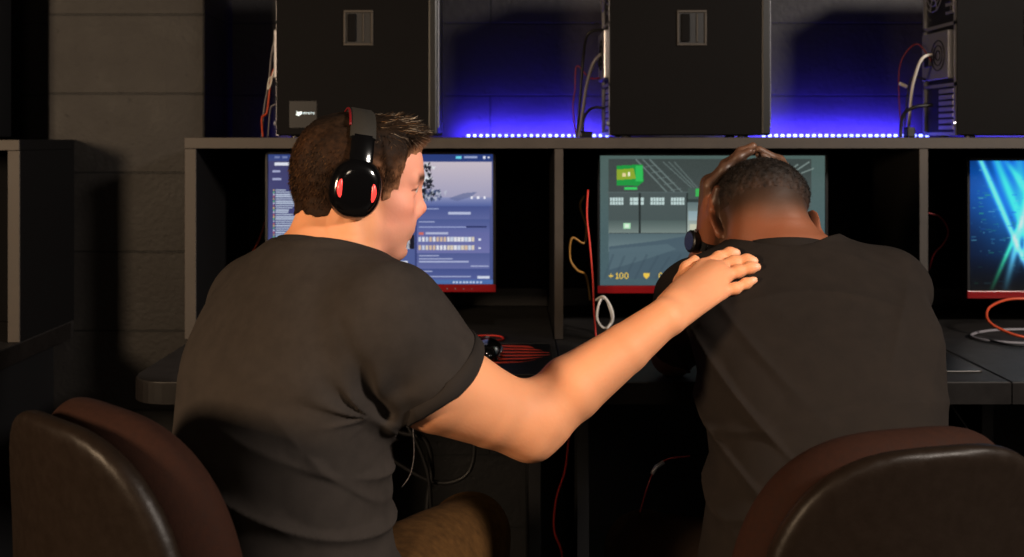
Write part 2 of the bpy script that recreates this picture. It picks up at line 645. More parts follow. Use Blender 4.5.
# ================================================================== man on the right, head in his hands
HB = basis((0.02, 0.67, -0.74), (0.03, 0.74, 0.67))
CB = np.array([0.446, 1.785, 1.052])
bodyB = Field()
LB = add_head(bodyB, CB, HB, 1.0, ear_out=14)
tB_rows = [(0.43, .455, 1.43, 0, .160, .115), (0.55, .458, 1.43, 0, .172, .122), (0.70, .462, 1.475, 0, .155, .108),
           (0.80, .468, 1.52, 0, .165, .112), (0.90, .475, 1.59, 0, .180, .110), (0.965, .48, 1.65, 0, .178, .092),
           (1.005, .48, 1.69, 0, .135, .078), (1.04, .478, 1.72, 0, .070, .058)]
f, lo, hi = sections(tB_rows)
bodyB.raw(f, lo, hi, 0.03)
neckB0, neckB1 = np.array([0.462, 1.690, 0.982]), LB(-0.030, 0, -0.035)
bodyB.cap(neckB0, neckB1, 0.068, 0.060, 0.03)
for q in (-1, 1):                                # neck cords and trapezius
    bodyB.cap(neckB0 + [q * 0.075, -0.006, -0.022], LB(-0.05, -q * 0.03, -0.045), 0.034, 0.030, 0.03)
shBl, elBl, wrBl = np.array([.314, 1.70, .930]), np.array([.312, 1.935, .793]), P(709, 247, 1.845)
shBr, elBr, wrBr = np.array([.634, 1.70, .955]), np.array([.640, 1.945, .793]), np.array([.535, 1.925, 1.005])
for sh, el, wr in ((shBl, elBl, wrBl), (shBr, elBr, wrBr)):
    bodyB.chain([sh, sh * .5 + el * .5, el], [.056, .049, .041], 0.03)
    bodyB.chain([el, el * .68 + wr * .32 + [0, 0.004, 0], wr], [.041, .043, .0275], 0.015, flat=((0, 1, 0), 0.85))
# hips and legs
hipB = {}
for q, knee, ank in ((-1, (.245, 1.87, .435), (.24, 1.80, .09)), (1, (.70, 1.88, .50), (.70, 1.84, .09))):
    h = np.array([.46 + q * .09, 1.45, .53])
    bodyB.chain([h, h * .5 + np.array(knee) * .5, knee], [.088, .078, .058], 0.03)
    bodyB.chain([knee, np.array(knee) * .65 + np.array(ank) * .35, ank], [.058, .056, .036], 0.02)
    hipB[q] = (h, np.array(knee), np.array(ank))
# hands on the head: each finger laid along the scalp
skullB = Field(); add_head(skullB, CB, HB, 1.0, ears=(False, False))


def scalp_hand(q, wr, dx, up):
    """q=1 his left, -1 his right; dx shifts the hand towards the forehead; up raises it."""
    off = 0.0175
    on = lambda x, y, z, o: skullB.near(LB(x, q * y, z), o)[0]
    mc, fi = [], []
    xs = [0.056 + dx, 0.036 + dx, 0.016 + dx, -0.002 + dx]
    for i, x in enumerate(xs):
        z0 = 0.045 + up - (0, -0.004, 0.002, 0.012)[i]
        mc.append(on(x, 0.085, z0, 0.021))
        ang = [(.068, .090 + up * .6), (.046, .108 + up * .5), (.018, .115 + up * .4)]
        ln = (0.94, 1.0, 0.95, 0.78)[i]
        pts = []
        for (y, z) in ang:
            yy = 0.085 + (y - 0.085) * ln
            zz = z0 + (z - z0) * ln
            pts.append(on(x * 0.92 - 0.004 * i, yy, zz, 0.0165))
        fi.append(pts)
    th = [wr * .62 + mc[2] * .38, on(-0.020 + dx, 0.095, 0.012 + up, 0.018), on(-0.030 + dx, 0.085, 0.040 + up, 0.0165), on(-0.038 + dx, 0.075, 0.062 + up, 0.015)]
    return mc, fi, th


mcL, fiL = [], []
for i in range(4):
    dy = (.000, .021, .041, .059)[i]; ln = (.94, 1.0, .95, .80)[i]
    m0 = P(709 + i * 1.0, 186 + (0, -3, 0, 6)[i], 1.800 + dy)
    mcL.append(m0)
    fiL.append([m0 + (P(x, y, 1.800 + dy * .92) - P(709, 186, 1.800 + dy)) * ln for x, y in ((725, 168), (740, 155.5), (752, 149))])
thL = [P(713, 234, 1.825), P(714, 217, 1.797), P(715, 202, 1.783), P(718, 189, 1.776)]
mcR, fiR = [], []
for i in range(4):
    dy = (.000, .020, .039, .057)[i]; ln = (.94, 1.0, .95, .80)[i]
    m0 = P(796 - i * 1.5, 200 + (0, -3, 0, 6)[i], 1.872 + dy)
    mcR.append(m0)
    fiR.append([m0 + (P(x, y, 1.850 + dy * .92) - P(796, 200, 1.872 + dy)) * ln for x, y in ((797, 181), (781, 163.5), (760, 152.5))])
thR = [P(793, 232, 1.885), P(797, 214, 1.865), P(800, 200, 1.852), P(801.5, 187, 1.838)]
add_hand(bodyB, wrBl, mcL, fiL, thL, scale=1.0)
add_hand(bodyB, wrBr, mcR, fiR, thR, scale=1.0)

def bore(F, a, d, r, k=.004):
    """A round hole from a onwards along d."""
    a = np.array(a, dtype=np.float32); d = np.array(d, dtype=np.float32)

    def f(p):
        q = p - a
        t = q @ d
        rad = np.linalg.norm(q - t[:, None] * d, axis=1)
        return np.maximum(rad - r, -t)
    F.raw(f, a - r - .2, a + r + .2, k, 'sub')


def core_of(rows, necks, arms):
    F = Field()
    f, lo, hi = sections(rows)
    F.raw(f, lo, hi, 0.03)
    for a, b, ra, rb in necks: F.cap(a, b, ra, rb, 0.03)
    for pts, rs in arms: F.chain(pts, rs, 0.03)
    return F


def t_shirt(rows, off, arms, neck0, neck1, neck_r, collar_at, hem_z, fold, joint_r, cut=0.006):
    """A T-shirt: the torso let out by off, two sleeves, a neck opening, hollow sleeve ends."""
    F = Field()
    rows2 = [(z, cx, cy, yw, w + off, d + off) for z, cx, cy, yw, w, d in rows]
    f, lo, hi = sections(rows2)
    F.raw(f, lo, hi, 0.03)
    ax = (neck1 - neck0) / np.linalg.norm(neck1 - neck0)
    for sh, mid, hem, r0, r1, r2 in arms:
        F.cap(neck0 * .55 + sh * .45 + [0, 0, -0.005], sh, joint_r * .86, r0 * .97, 0.045)
        F.chain([sh, mid, hem + (hem - mid) * 0.6], [r0, r1, r2], 0.035, 0.01)
    return F, ax


# --- his shirt
slB = []
for sh, el in ((shBl, elBl), (shBr, elBr)):
    d = el - sh
    slB.append((sh, sh + d * .40, sh + d * .74, .066, .064, .063))
shirtB, axB = t_shirt(tB_rows, 0.014, slB, neckB0, neckB1, .068, 0, .50, None, .060)
for q in (-1, 1):                                # the cloth over the trapezius
    shirtB.cap(neckB0 + [q * 0.13, 0.0, -0.018 if q > 0 else -0.034], neckB0 + [q * 0.055, 0.008, 0.026], 0.050, 0.040, 0.04)
trapB = [(neckB0 + [q * 0.075, -0.006, -0.022], LB(-0.05, -q * 0.03, -0.045), 0.034, 0.030) for q in (-1, 1)]
shirtB.sub_field(core_of(tB_rows, trapB, [([sh, sh * .5 + el * .5], [.056, .049]) for sh, el in ((shBl, elBl), (shBr, elBr))]), .01, 'add', .008)
wB1, wB2, wB3 = wave(3, 7, 16), wave(5, 6, 9), wave(9, 8, 34)


def ridge(t, sharp=2.2):
    """Narrow cloth ridges with flat valleys, -1..1."""
    return 1.0 - 2.0 * (1.0 - np.abs(np.sin(t))) ** sharp


def foldsB(p):
    x, y, z = p[:, 0], p[:, 1], p[:, 2]
    w = wB2(p)
    cx = x - .47
    mid = np.exp(-(cx / .13) ** 4)
    hz = ridge(z * 52 + 1.3 * w + 9 * cx * cx * 8) * np.exp(-((z - .985) / .05) ** 2) * mid * 0.0036
    lowm = .35 + .65 * (1 - sm(x, .52, .64))
    low = ridge(z * 34 + 30 * cx * cx + 3 * cx + 1.6 * w) * np.exp(-((z - .74) / .14) ** 2) * lowm * 0.0034
    side = ridge((z * .85 + (x - .3) * .9) * 42 + 1.2 * w) * np.exp(-((x - .33) / .07) ** 2) * np.exp(-((z - .82) / .13) ** 2) * 0.0042
    dg = ridge((z * .55 - cx * .9) * 40 + 1.5 * w) * np.exp(-((x - .60) / .06) ** 2 - ((z - .93) / .07) ** 2) * .0022
    return np.clip(hz + low + side + dg + wB1(p) * 0.0020 + wB3(p) * 0.0007, -.009, .0055)


shirtB.disp(foldsB)
cB = np.array([.459, 1.712, 1.007])
axB = np.array([0, .29, .957])


def neck_cut(p, c=(cB + axB * .009).astype(np.float32), a=axB.astype(np.float32)):
    t = (p - c) @ a
    rad = np.linalg.norm((p - c) - t[:, None] * a, axis=1)
    return t - np.maximum(rad - .078, 0) * 1.3


shirtB.ops.append(('int', neck_cut, None, None, .004))
bore(shirtB, cB + axB * .001, axB, .0705)
for (sh, mid, hem, *_r) in slB:
    d = hem - sh; d /= np.linalg.norm(d)
    side = np.array(hem)
    def cutter(p, hem=hem.astype(np.float32), d=d.astype(np.float32), c=np.array([.47, 1.6], dtype=np.float32)):
        far = (p - hem) @ d
        rad = np.linalg.norm((p - hem) - far[:, None] * d, axis=1)
        return np.where(rad < 0.085, far, -1.0)
    shirtB.ops.append(('int', cutter, None, None, 0.003))
    bore(shirtB, hem - d * .02, d, _r[2] - .004, .003)
shirtB.plane((0, 0, 0.49), (0, 0, -1), 0.004)

# ================================================================== man on the left, wearing the headset
ya, pa = R(74), R(9)
HA = basis((math.sin(ya) * math.cos(pa), math.cos(ya) * math.cos(pa), -math.sin(pa)), (0.02, -0.03, 1))
CA = P(362, 181, 1.5)
SA = 0.93
bodyA = Field()
LA = add_head(bodyA, CA, HA, SA)
tA_rows = [(0.43, -.315, 1.385, 33, .160, .118), (0.55, -.315, 1.385, 34, .165, .125), (0.68, -.318, 1.385, 37, .150, .112),
           (0.80, -.316, 1.39, 41, .155, .112), (0.90, -.305, 1.41, 45, .172, .114), (0.97, -.292, 1.43, 47, .172, .100),
           (1.02, -.285, 1.445, 48, .125, .080), (1.06, -.280, 1.455, 48, .066, .058)]
f, lo, hi = sections(tA_rows)
bodyA.raw(f, lo, hi, 0.03)
neckA0, neckA1 = np.array([-.279, 1.455, 1.010]), LA(-0.030, 0, -0.040)
bodyA.cap(neckA0, neckA1, 0.064, 0.055, 0.03)
bodyA.cap(LA(-0.02, -0.06, -0.045), neckA0 + [0.055, -0.03, 0.02], 0.018, 0.016, 0.03)
shAr = P(388, 322, 1.325)
elAr = P(529, 424, 1.41)
wrAr = P(664, 318, 1.475)
shAl = np.array([-.392, 1.565, .958])
elAl, wrAl = np.array([-.415, 1.76, .80]), np.array([-.24, 1.93, .785])
bodyA.chain([shAr, P(438, 383, 1.352), P(493, 409, 1.387), elAr], [.064, .066, .053, .043], 0.03)
bodyA.chain([elAr, elAr * .90 + wrAr * .10, elAr * .70 + wrAr * .30 + [0, 0, .004], elAr * .3 + wrAr * .7, wrAr], [.041, .044, .047, .036, .0280], 0.035)
bodyA.ell(elAr + [.004, -.012, -.020], (.024, .022, .022), None, 0.02)
bodyA.chain([shAl, shAl * .5 + elAl * .5, elAl], [.056, .048, .040], 0.03)
bodyA.chain([elAl, elAl * .68 + wrAl * .32, wrAl], [.040, .042, .026], 0.015)
# left hand resting on the desk, by the keyboard side
fL = np.array([.55, .83, 0]); fL /= np.linalg.norm(fL); sL = np.array([fL[1], -fL[0], 0])
mL = [wrAl + fL * (.092, .094, .09, .083)[i] + sL * (.030 - .021 * i) + [0, 0, .004] for i in range(4)]
fgL = [[m + fL * .040 * s + [0, 0, .004], m + fL * .064 * s + [0, 0, -.006], m + fL * .082 * s + [0, 0, -.014]] for m, s in zip(mL, (.95, 1.05, 1, .8))]
thL2 = [wrAl + fL * .03 + sL * .02, wrAl + fL * .062 + sL * .048, wrAl + fL * .09 + sL * .058 + [0, 0, -.006], wrAl + fL * .112 + sL * .060 + [0, 0, -.010]]
add_hand(bodyA, wrAl, mL, fgL, thL2)
# right hand on his friend's shoulder: joints found on the shirt under each pixel
H = lambda px, py, off: shirtB.hit(px, py, 1.3, 2.0, off)
mA = [H(703, 266, .016), H(715, 269, .017), H(722, 278, .016), H(721, 293, .014)]
fA = [[H(719, 257.5, .013), H(730, 253, .010), H(736.5, 253, .008)],
      [H(734, 262, .013), H(747, 260, .010), H(754, 261, .008)],
      [H(738, 271.5, .012), H(750, 268, .010), H(757, 267, .008)],
      [H(735, 288.5, .011), H(746, 283.5, .009), H(754, 280, .007)]]
wrAr = np.array([wrAr[0], wrAr[1], wrAr[2]])
tA = [P(677, 302, 1.507), P(681, 282, mA[0][1] + .002), P(687, 268, mA[0][1] + .012), P(695, 260, mA[0][1] + .022)]
add_hand(bodyA, wrAr, mA, fA, tA, scale=1.0)
for h0, knee, ank in (((-.235, 1.36, .53), (-.078, 1.83, .482), (-.07, 1.75, .09)), ((-.39, 1.46, .53), (-.31, 1.92, .50), (-.31, 1.86, .09))):
    h0, knee, ank = map(np.array, (h0, knee, ank))
    bodyA.chain([h0, h0 * .5 + knee * .5, knee], [.088, .078, .058], 0.03)
    bodyA.chain([knee, knee * .65 + ank * .35, ank], [.058, .056, .036], 0.02)
    foot(bodyA, ank * [1, 1, 0] + [-.01, -.05, 0], 15)
for q in (-1, 1):
    h0, knee, ank = hipB[q]
    foot(bodyB, ank * [1, 1, 0] + [0, -.05, 0], 6 * q)

# --- his shirt
slA = []
dA = elAr - shAr
hemA = P(438, 382, 1.352)
slA.append((shAr, shAr * .5 + hemA * .5, hemA, .072, .073, .076))
dl = elAl - shAl
slA.append((shAl, shAl + dl * .35, shAl + dl * .6, .066, .064, .064))
shirtA, axA = t_shirt(tA_rows, 0.012, slA, neckA0, neckA1, .064, 0, .50, None, .058)
fwdA = np.array([math.sin(R(46)), math.cos(R(46)), 0]); rgtA = np.array([fwdA[1], -fwdA[0], 0])
for q in (-1, 1):
    shirtA.cap(neckA0 + rgtA * q * 0.105 + [0, 0, -0.018], neckA0 + rgtA * q * 0.045 + [0, 0, 0.022], 0.050, 0.040, 0.04)
shirtA.sub_field(core_of(tA_rows, [], [([shAr, P(438, 383, 1.352)], [.064, .066]), ([shAl, shAl * .5 + elAl * .5], [.056, .048])]), .01, 'add', .008)
wA1, wA2, wA3 = wave(23, 7, 15), wave(25, 6, 9), wave(29, 8, 34)
armpit = P(388, 412, 1.31)


def foldsA(p):
    w = wA2(p)
    d = p - armpit.astype(np.float32)
    r = np.linalg.norm(d, axis=1)
    th = np.arctan2(d[:, 2], d[:, 0] - d[:, 1] * .5)
    ray = np.sin(th * 9 + 1.3 * w) * np.exp(-((r - .07) / .05) ** 2) * sm(r, .03, .07) * 0.0026
    z = p[:, 2]
    low = ridge(z * 34 + 14 * (p[:, 0] + .3) + 1.7 * w) * np.exp(-((z - .68) / .13) ** 2) * 0.0034
    a, b = P(343, 322, 1.27).astype(np.float32), P(386, 414, 1.29).astype(np.float32)
    ab = b - a
    t = (p - a) @ ab / float(ab @ ab)
    dd = (p - a) - np.clip(t, 0, 1)[:, None] * ab
    sx = dd[:, 0] - .4 * dd[:, 2]
    rr = np.linalg.norm(dd * np.array([1, .35, 1], dtype=np.float32), axis=1)
    w2 = .35 + .65 * np.clip(t, 0, 1)
    crease = (np.exp(-(rr / .008) ** 2) * .0042 - np.exp(-((sx - .018) / .012) ** 2 - (rr / .04) ** 2) * .0045) * w2
    k2 = ridge((p[:, 0] * .75 + z * .65) * 36 + 1.1 * w) * np.exp(-((p[:, 0] + .20) / .07) ** 2 - ((z - .80) / .08) ** 2) * .0030
    return np.clip(crease + k2 + ray + low + wA1(p) * 0.0024 + wA3(p) * 0.0008, -.010, .0050)


shirtA.disp(foldsA)
cA = neckA0 + axA * 0.028
shirtA.plane(cA + axA * 0.012, axA, 0.004)
bore(shirtA, cA - axA * .004, axA, .0670)
for (sh, mid, hem, *_r) in slA:
    d = hem - sh; d /= np.linalg.norm(d)
    def cutter(p, hem=hem.astype(np.float32), d=d.astype(np.float32)):
        far = (p - hem) @ d
        rad = np.linalg.norm((p - hem) - far[:, None] * d, axis=1)
        return np.where(rad < 0.088, far, -1.0)
    shirtA.ops.append(('int', cutter, None, None, 0.003))
    bore(shirtA, hem - d * .02, d, _r[2] - .004, .003)
shirtA.plane((0, 0, 0.49), (0, 0, -1), 0.004)


def trousers(rows, legs, off, hem):
    F = Field()
    low = [(z, cx, cy, yw, w + (off if z < .5 else .003), d + (off if z < .5 else .003)) for z, cx, cy, yw, w, d in rows if z <= 0.70]
    f, lo, hi = sections(low)
    F.raw(f, lo, hi, 0.03)
    for h0, knee, ank in legs:
        F.chain([h0, h0 * .5 + knee * .5, knee], [.088 + off, .080 + off, .060 + off], 0.03)
        F.chain([knee, knee * .6 + ank * .4, ank], [.060 + off, .062 + off, .052 + off], 0.02)
    F.plane((0, 0, hem), (0, 0, -1), 0.004)
    F.plane((0, 0, 0.60), (0, 0, 1), 0.004)
    w1, w2 = wave(41, 7, 22), wave(43, 6, 45)
    F.disp(lambda p: w1(p) * 0.0028 + w2(p) * 0.0010)
    return F


def collar_ring(field, c, ax, r, name, m, parent):
    u = np.cross(ax, [0.3, 1, 0.1]); u /= np.linalg.norm(u); v = np.cross(ax, u)
    n = 72
    rr = []
    for i in range(n):
        a = 2 * math.pi * i / n
        e = u * math.cos(a) + v * math.sin(a)
        o = c + e * r
        prof = [(-.003, -.010), (.0045, -.012), (.0065, .0), (.004, .0105), (-.0005, .012), (-.003, .008)]
        rr.append([o + e * pe + ax * pa for pe, pa in prof])
    rr.append(rr[0])
    mb = MB()
    vv = [[mb.bm.verts.new(tuple(q)) for q in ring] for ring in rr[:-1]]
    for a, b in zip(vv, vv[1:] + vv[:1]):
        for i in range(len(a)):
            j = (i + 1) % len(a)
            mb.bm.faces.new((a[i], a[j], b[j], b[i]))
    return mb.build(name, m, parent, smooth=True)


def shoe_pair(parent, legs, yaws):
    for (h0, knee, ank), yw in zip(legs, yaws):
        F = Field()
        heel = np.array([ank[0], ank[1] - .05, 0]) 
        s, c = math.sin(R(yw)), math.cos(R(yw))
        fw = np.array([s, c, 0])
        F.cap(heel + [0, 0, .048], heel + fw * .15 + [0, 0, .042], .048, .044, .02)
        F.cap(heel + fw * .12 + [0, 0, .040], heel + fw * .21 + [0, 0, .034], .046, .036, .02)
        F.cap(heel + fw * .02 + [0, 0, .06], [ank[0], ank[1], .10], .046, .046, .02)
        F.plane((0, 0, .002), (0, 0, -1), .004)
        F.plane((0, 0, .115), (0, 0, 1), .004)
        V, Q = F.mesh(.006)
        link('shoe', np_mesh('shoe', V, Q), M_SHOE, parent)


def skin_colour_A(V):
    q = ((V - CA) @ HA) / SA
    x, y, z = q[:, 0], np.abs(q[:, 1]), q[:, 2]
    hd = (np.linalg.norm(q, axis=1) < .16)
    c = np.tile(np.array(srgb(222, 158, 118)[:3]), (len(V), 1))
    c *= (1 + 0.05 * wave(51, 8, 60)(V))[:, None]
    face = sm(x, .01, .05) * hd
    c = col_mix(c, srgb(234, 168, 148), face * .8)
    c = col_mix(c, srgb(222, 132, 108), face * np.exp(-(((x - .06) / .03) ** 2 + ((y - .045) / .02) ** 2 + ((z + .03) / .022) ** 2)) * .55)
    c = col_mix(c, srgb(218, 120, 98), hd * np.exp(-(((x - .112) / .012) ** 2 + (z + .04) ** 2 / .014 ** 2)) * .5)
    c = col_mix(c, srgb(186, 104, 90), hd * (x > .075) * np.exp(-((z + .0742) / .0075) ** 2) * (y < .024) * .55)
    c = col_mix(c, srgb(170, 128, 100), hd * sm(-z, .05, .075) * sm(x, -.01, .03) * .28)       # shaved chin
    br = hd * (x > .055) * np.exp(-((z - .0215 + .10 * np.maximum(y - .03, 0)) / .0065) ** 2) * sm(y, .008, .014) * (1 - sm(y, .045, .053))
    c = col_mix(c, srgb(52, 34, 22), br * .95)
    ex, ez = y - .0325, z - .0005
    eye = hd * (x > .070) * ((ex / .0125) ** 2 + (ez / .0052) ** 2 < 1)
    c = col_mix(c, srgb(210, 200, 192), eye * 1.0)
    c = col_mix(c, srgb(50, 36, 28), eye * ((ex ** 2 + ez ** 2) < .0058 ** 2) * 1.0)
    lash = hd * (x > .068) * (np.abs(np.sqrt((ex / .0125) ** 2 + (ez / .0056) ** 2) - 1.05) < .16) * (ez > -.002)
    c = col_mix(c, srgb(60, 38, 28), lash * .8)
    for js in fA:                                 # nails
        t = np.array(js[-1]); b = np.array(js[-2])
        d = V - (t + (t - b) * .0 + np.array([0, -.006, .002]))
        c = col_mix(c, srgb(240, 190, 168), np.exp(-(np.linalg.norm(d, axis=1) / .0055) ** 2) * .7)
    for m_ in mA:
        d = np.linalg.norm(V - m_, axis=1)
        c = col_mix(c, srgb(214, 136, 104), np.exp(-(d / .014) ** 2) * .35)
    return c


def skin_colour_B(V):
    q = (V - CB) @ HB
    x, y, z = q[:, 0], np.abs(q[:, 1]), q[:, 2]
    hd = (1 - sm(skullB(V.astype(np.float32)), .004, .034)) * (y < .080 + .3 * np.maximum(0, -.01 - x))
    c = np.tile(np.array(srgb(104, 75, 58)[:3]), (len(V), 1))
    c *= (1 + 0.07 * wave(53, 8, 50)(V))[:, None]
    fade = hd * sm(z - np.interp(x, [-.12, -.05, .03, .09], [-.075, -.055, -.01, .04]), -.01, .085)
    c = col_mix(c, srgb(40, 29, 22), fade * .92)
    earz = (np.linalg.norm(q, axis=1) < .16) * (1 - hd) * (z < .04)
    c = col_mix(c, srgb(158, 92, 60), earz * .5)
    c = col_mix(c, srgb(60, 36, 26), hd * (x > .075) * np.exp(-((z + .0742) / .01) ** 2) * (y < .024) * .5)
    ex, ez = y - .0325, z
    eye = hd * (x > .070) * ((ex / .0125) ** 2 + (ez / .0045) ** 2 < 1)
    c = col_mix(c, srgb(205, 195, 185), eye * 1.0)
    c = col_mix(c, srgb(30, 20, 16), eye * ((ex ** 2 + ez ** 2) < .006 ** 2) * 1.0)
    br = hd * (x > .055) * np.exp(-((z - .0235) / .0055) ** 2) * sm(y, .008, .014) * (1 - sm(y, .045, .053))
    c = col_mix(c, srgb(20, 14, 12), br * .9)
    return c


# ---------------- build man on the left
manA = tag(empty('person', (-.315, 1.385, 0)), 'short-haired man in charcoal T-shirt wearing a headset, one arm reaching right', 'person')
INV_A = np.array([.315, -1.385, 0])
def put(name, F, m, parent, inv, h, colf=None, smooth=1):
    V, Q = F.mesh(h, smooth)
    c = colf(V) if colf else None
    return link(name, np_mesh(name, V + inv, Q, c), m, parent)

put('body', bodyA, M_SKIN_A, manA, INV_A, VOX, skin_colour_A)
sA = put('shirt', shirtA, M_SHIRT_A, manA, INV_A, VOX)
sA['label'] = 'charcoal short-sleeved T-shirt'
collar_ring(shirtA, cA + INV_A, axA, .0705, 'collar', M_RIB_A, sA)
# a hem band round the raised sleeve
d = dA / np.linalg.norm(dA)
def hem_band(field, hem, d, r, inv, parent, m):
    u = np.cross(d, [0, 0, 1.0]); u /= np.linalg.norm(u); v = np.cross(d, u)
    ring = []
    for i in range(64):
        a = 2 * math.pi * i / 64
        ring.append(u * math.cos(a) + v * math.sin(a))
    mb = MB(); rr = []
    for e in ring:
        q = field.near((hem - d * .022 + e * r)[None].astype(np.float32), .0)[0]
        q2 = field.near((hem - d * .004 + e * r)[None].astype(np.float32), .0)[0]
        o = [q + e * .0004, q + e * .0026, q2 + e * .0026, q2 + d * .0035 + e * .0006, q2 + d * .0030 - e * .004]
        rr.append([p + inv for p in o])
    vv = [[mb.bm.verts.new(tuple(p)) for p in r_] for r_ in rr]
    for a, b in zip(vv, vv[1:] + vv[:1]):
        for i in range(4):
            mb.bm.faces.new((a[i], a[i + 1], b[i + 1], b[i]))
    return mb.build('sleeve_hem', m, parent, smooth=True)
d = hemA - shAr; d /= np.linalg.norm(d)
hem_band(shirtA, hemA, d, .076, INV_A, sA, M_RIB_A)
legsA = [((-.235, 1.36, .53), (-.078, 1.83, .482), (-.07, 1.75, .09)), ((-.39, 1.46, .53), (-.31, 1.92, .50), (-.31, 1.86, .09))]
legsA = [tuple(np.array(q) for q in l) for l in legsA]
tr = put('trousers', trousers(tA_rows, legsA, .012, .10), M_TAN, manA, INV_A, .004)
tr['label'] = 'tan trousers'

# hair of the man on the left: a cap over the scalp plus short strands
def hairline_A(x):
    return np.interp(x, [-.13, -.10, -.045, -.030, -.022, .012, .022, .026, .050, .056, .070, .085, .10],
                     [-.062, -.064, -.058, -.03, .022, .026, .0, -.024, -.016, .034, .050, .058, .062])


headA = Field(); add_head(headA, CA, HA, SA, ears=(False, False))
headA.cap(neckA0, neckA1, 0.064, 0.055, 0.03)


def hair_f_A(p):
    q = ((p - CA.astype(np.float32)) @ HA.astype(np.float32)) / SA
    x, y, z = q[:, 0], q[:, 1], q[:, 2]
    up = z - hairline_A(x).astype(np.float32) + wave(67, 8, 260)(p) * .0035
    th = 0.0030 + 0.0060 * sm(up, 0, .05) + 0.008 * sm(z, .068, .096) * sm(x, .0, .06)
    th = th - .0055 * sm(x, .015, .045) * (1 - sm(z, .04, .08))
    d = headA(p) - th * SA
    d = d + wave(61, 9, 150, (1, 1, .6))(p) * .0011 + wave(63, 9, 320)(p) * .0006
    return smax(d, -up * .7 * SA, .004)


hairA = Field()
hairA.raw(hair_f_A, CA - .135, CA + .135, 0)
V, Q = hairA.mesh(.0022, 1)
ql = ((V - CA) @ HA) / SA
def hair_col_A(V):
    q = ((V - CA) @ HA) / SA
    c = np.tile(np.array(srgb(50, 31, 16)[:3]), (len(V), 1))
    c = col_mix(c, srgb(34, 25, 17), sm(q[:, 2], .045, .09) * .75)
    fade = (1 - sm(q[:, 2] - hairline_A(q[:, 0]), .0, .035)) * sm(q[:, 0], -.01, .02)
    c = col_mix(c, srgb(170, 122, 90), fade * .75)
    c = col_mix(c, srgb(168, 120, 88), sm(q[:, 0], .026, .050) * (1 - sm(q[:, 2], .015, .060)) * .62)
    return c * (1 + .25 * wave(71, 8, 90)(V))[:, None].clip(.4, 2)
def flow_A(pt, nr):
    q = ((pt - CA) @ HA) / SA
    down = -HA[:, 2]; fw = HA[:, 0]
    top = sm(q[:, 2], .06, .092) * sm(q[:, 0], -.05, .03)
    back = 1 - top
    d = nr * (.22 - .06 * top)[:, None] + back[:, None] * (down * .8 - fw * .2) + top[:, None] * (fw * .80 + HA[:, 1] * .25 - HA[:, 2] * .10)
    L = .005 + .009 * top + RNG.random(len(pt)) * (.003 + .005 * top)
    return d + RNG.normal(size=d.shape) * .16, L, top
wgt = lambda c: (lambda q: sm(q[:, 2] - hairline_A(q[:, 0]), -.004, .012) * (1 + 1.2 * sm(q[:, 2], .06, .1)))(((c - CA) @ HA) / SA)
pt, nr = tri_area_pick(V, Q, 20000, wgt)
dr, L, top = flow_A(pt, nr)
L *= (1 - .6 * (1 - sm(((pt - CA) @ HA)[:, 2] / SA - hairline_A(((pt - CA) @ HA)[:, 0] / SA), .0, .04)))
sv, sf = strands(pt - nr * .001, dr, L, .00055, np.zeros(3))
cA_h = hair_col_A(V)
cA_s = hair_col_A(sv)
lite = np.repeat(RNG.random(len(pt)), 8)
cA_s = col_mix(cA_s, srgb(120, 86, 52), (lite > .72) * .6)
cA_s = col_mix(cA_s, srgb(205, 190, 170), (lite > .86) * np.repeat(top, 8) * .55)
me = np_mesh('hair', np.concatenate([V, sv]) + INV_A, np.concatenate([Q, sf + len(V)]), np.concatenate([cA_h, cA_s]))
link('hair', me, M_HAIR_A, manA)['label'] = 'short brown hair'

# ---------------- build man on the right
manB = tag(empty('person', (.458, 1.43, 0)), 'man in black T-shirt hunched over the desk with both hands on his head', 'person')
INV_B = np.array([-.458, -1.43, 0])
put('body', bodyB, M_SKIN_B, manB, INV_B, VOX, skin_colour_B)
sB = put('shirt', shirtB, M_SHIRT_B, manB, INV_B, VOX)
sB['label'] = 'black short-sleeved T-shirt'
collar_ring(shirtB, cB + axB * .0075 + INV_B, axB, .0735, 'collar', M_RIB_B, sB)
legsB = [hipB[-1], hipB[1]]
tr = put('trousers', trousers(tB_rows, legsB, .012, .10), M_OLIVE, manB, INV_B, .004)
tr['label'] = 'dark brown trousers'


def hairline_B(x, y):
    return np.interp(x, [-.13, -.10, -.06, -.02, .02, .05, .07, .10], [-.010, -.020, -.026, -.004, .012, .015, .045, .060]) - .004 * np.cos(np.abs(y) * 55)


def hair_f_B(p):
    q = (p - CB.astype(np.float32)) @ HB.astype(np.float32)
    up = q[:, 2] - hairline_B(q[:, 0], q[:, 1]).astype(np.float32)
    th = -0.0012 + 0.0100 * sm(up, 0, .065)
    d = skullB(p) - th + wave(81, 10, 420)(p) * .0009 + wave(83, 8, 800)(p) * .0006
    return smax(d, -up * .7, .003)


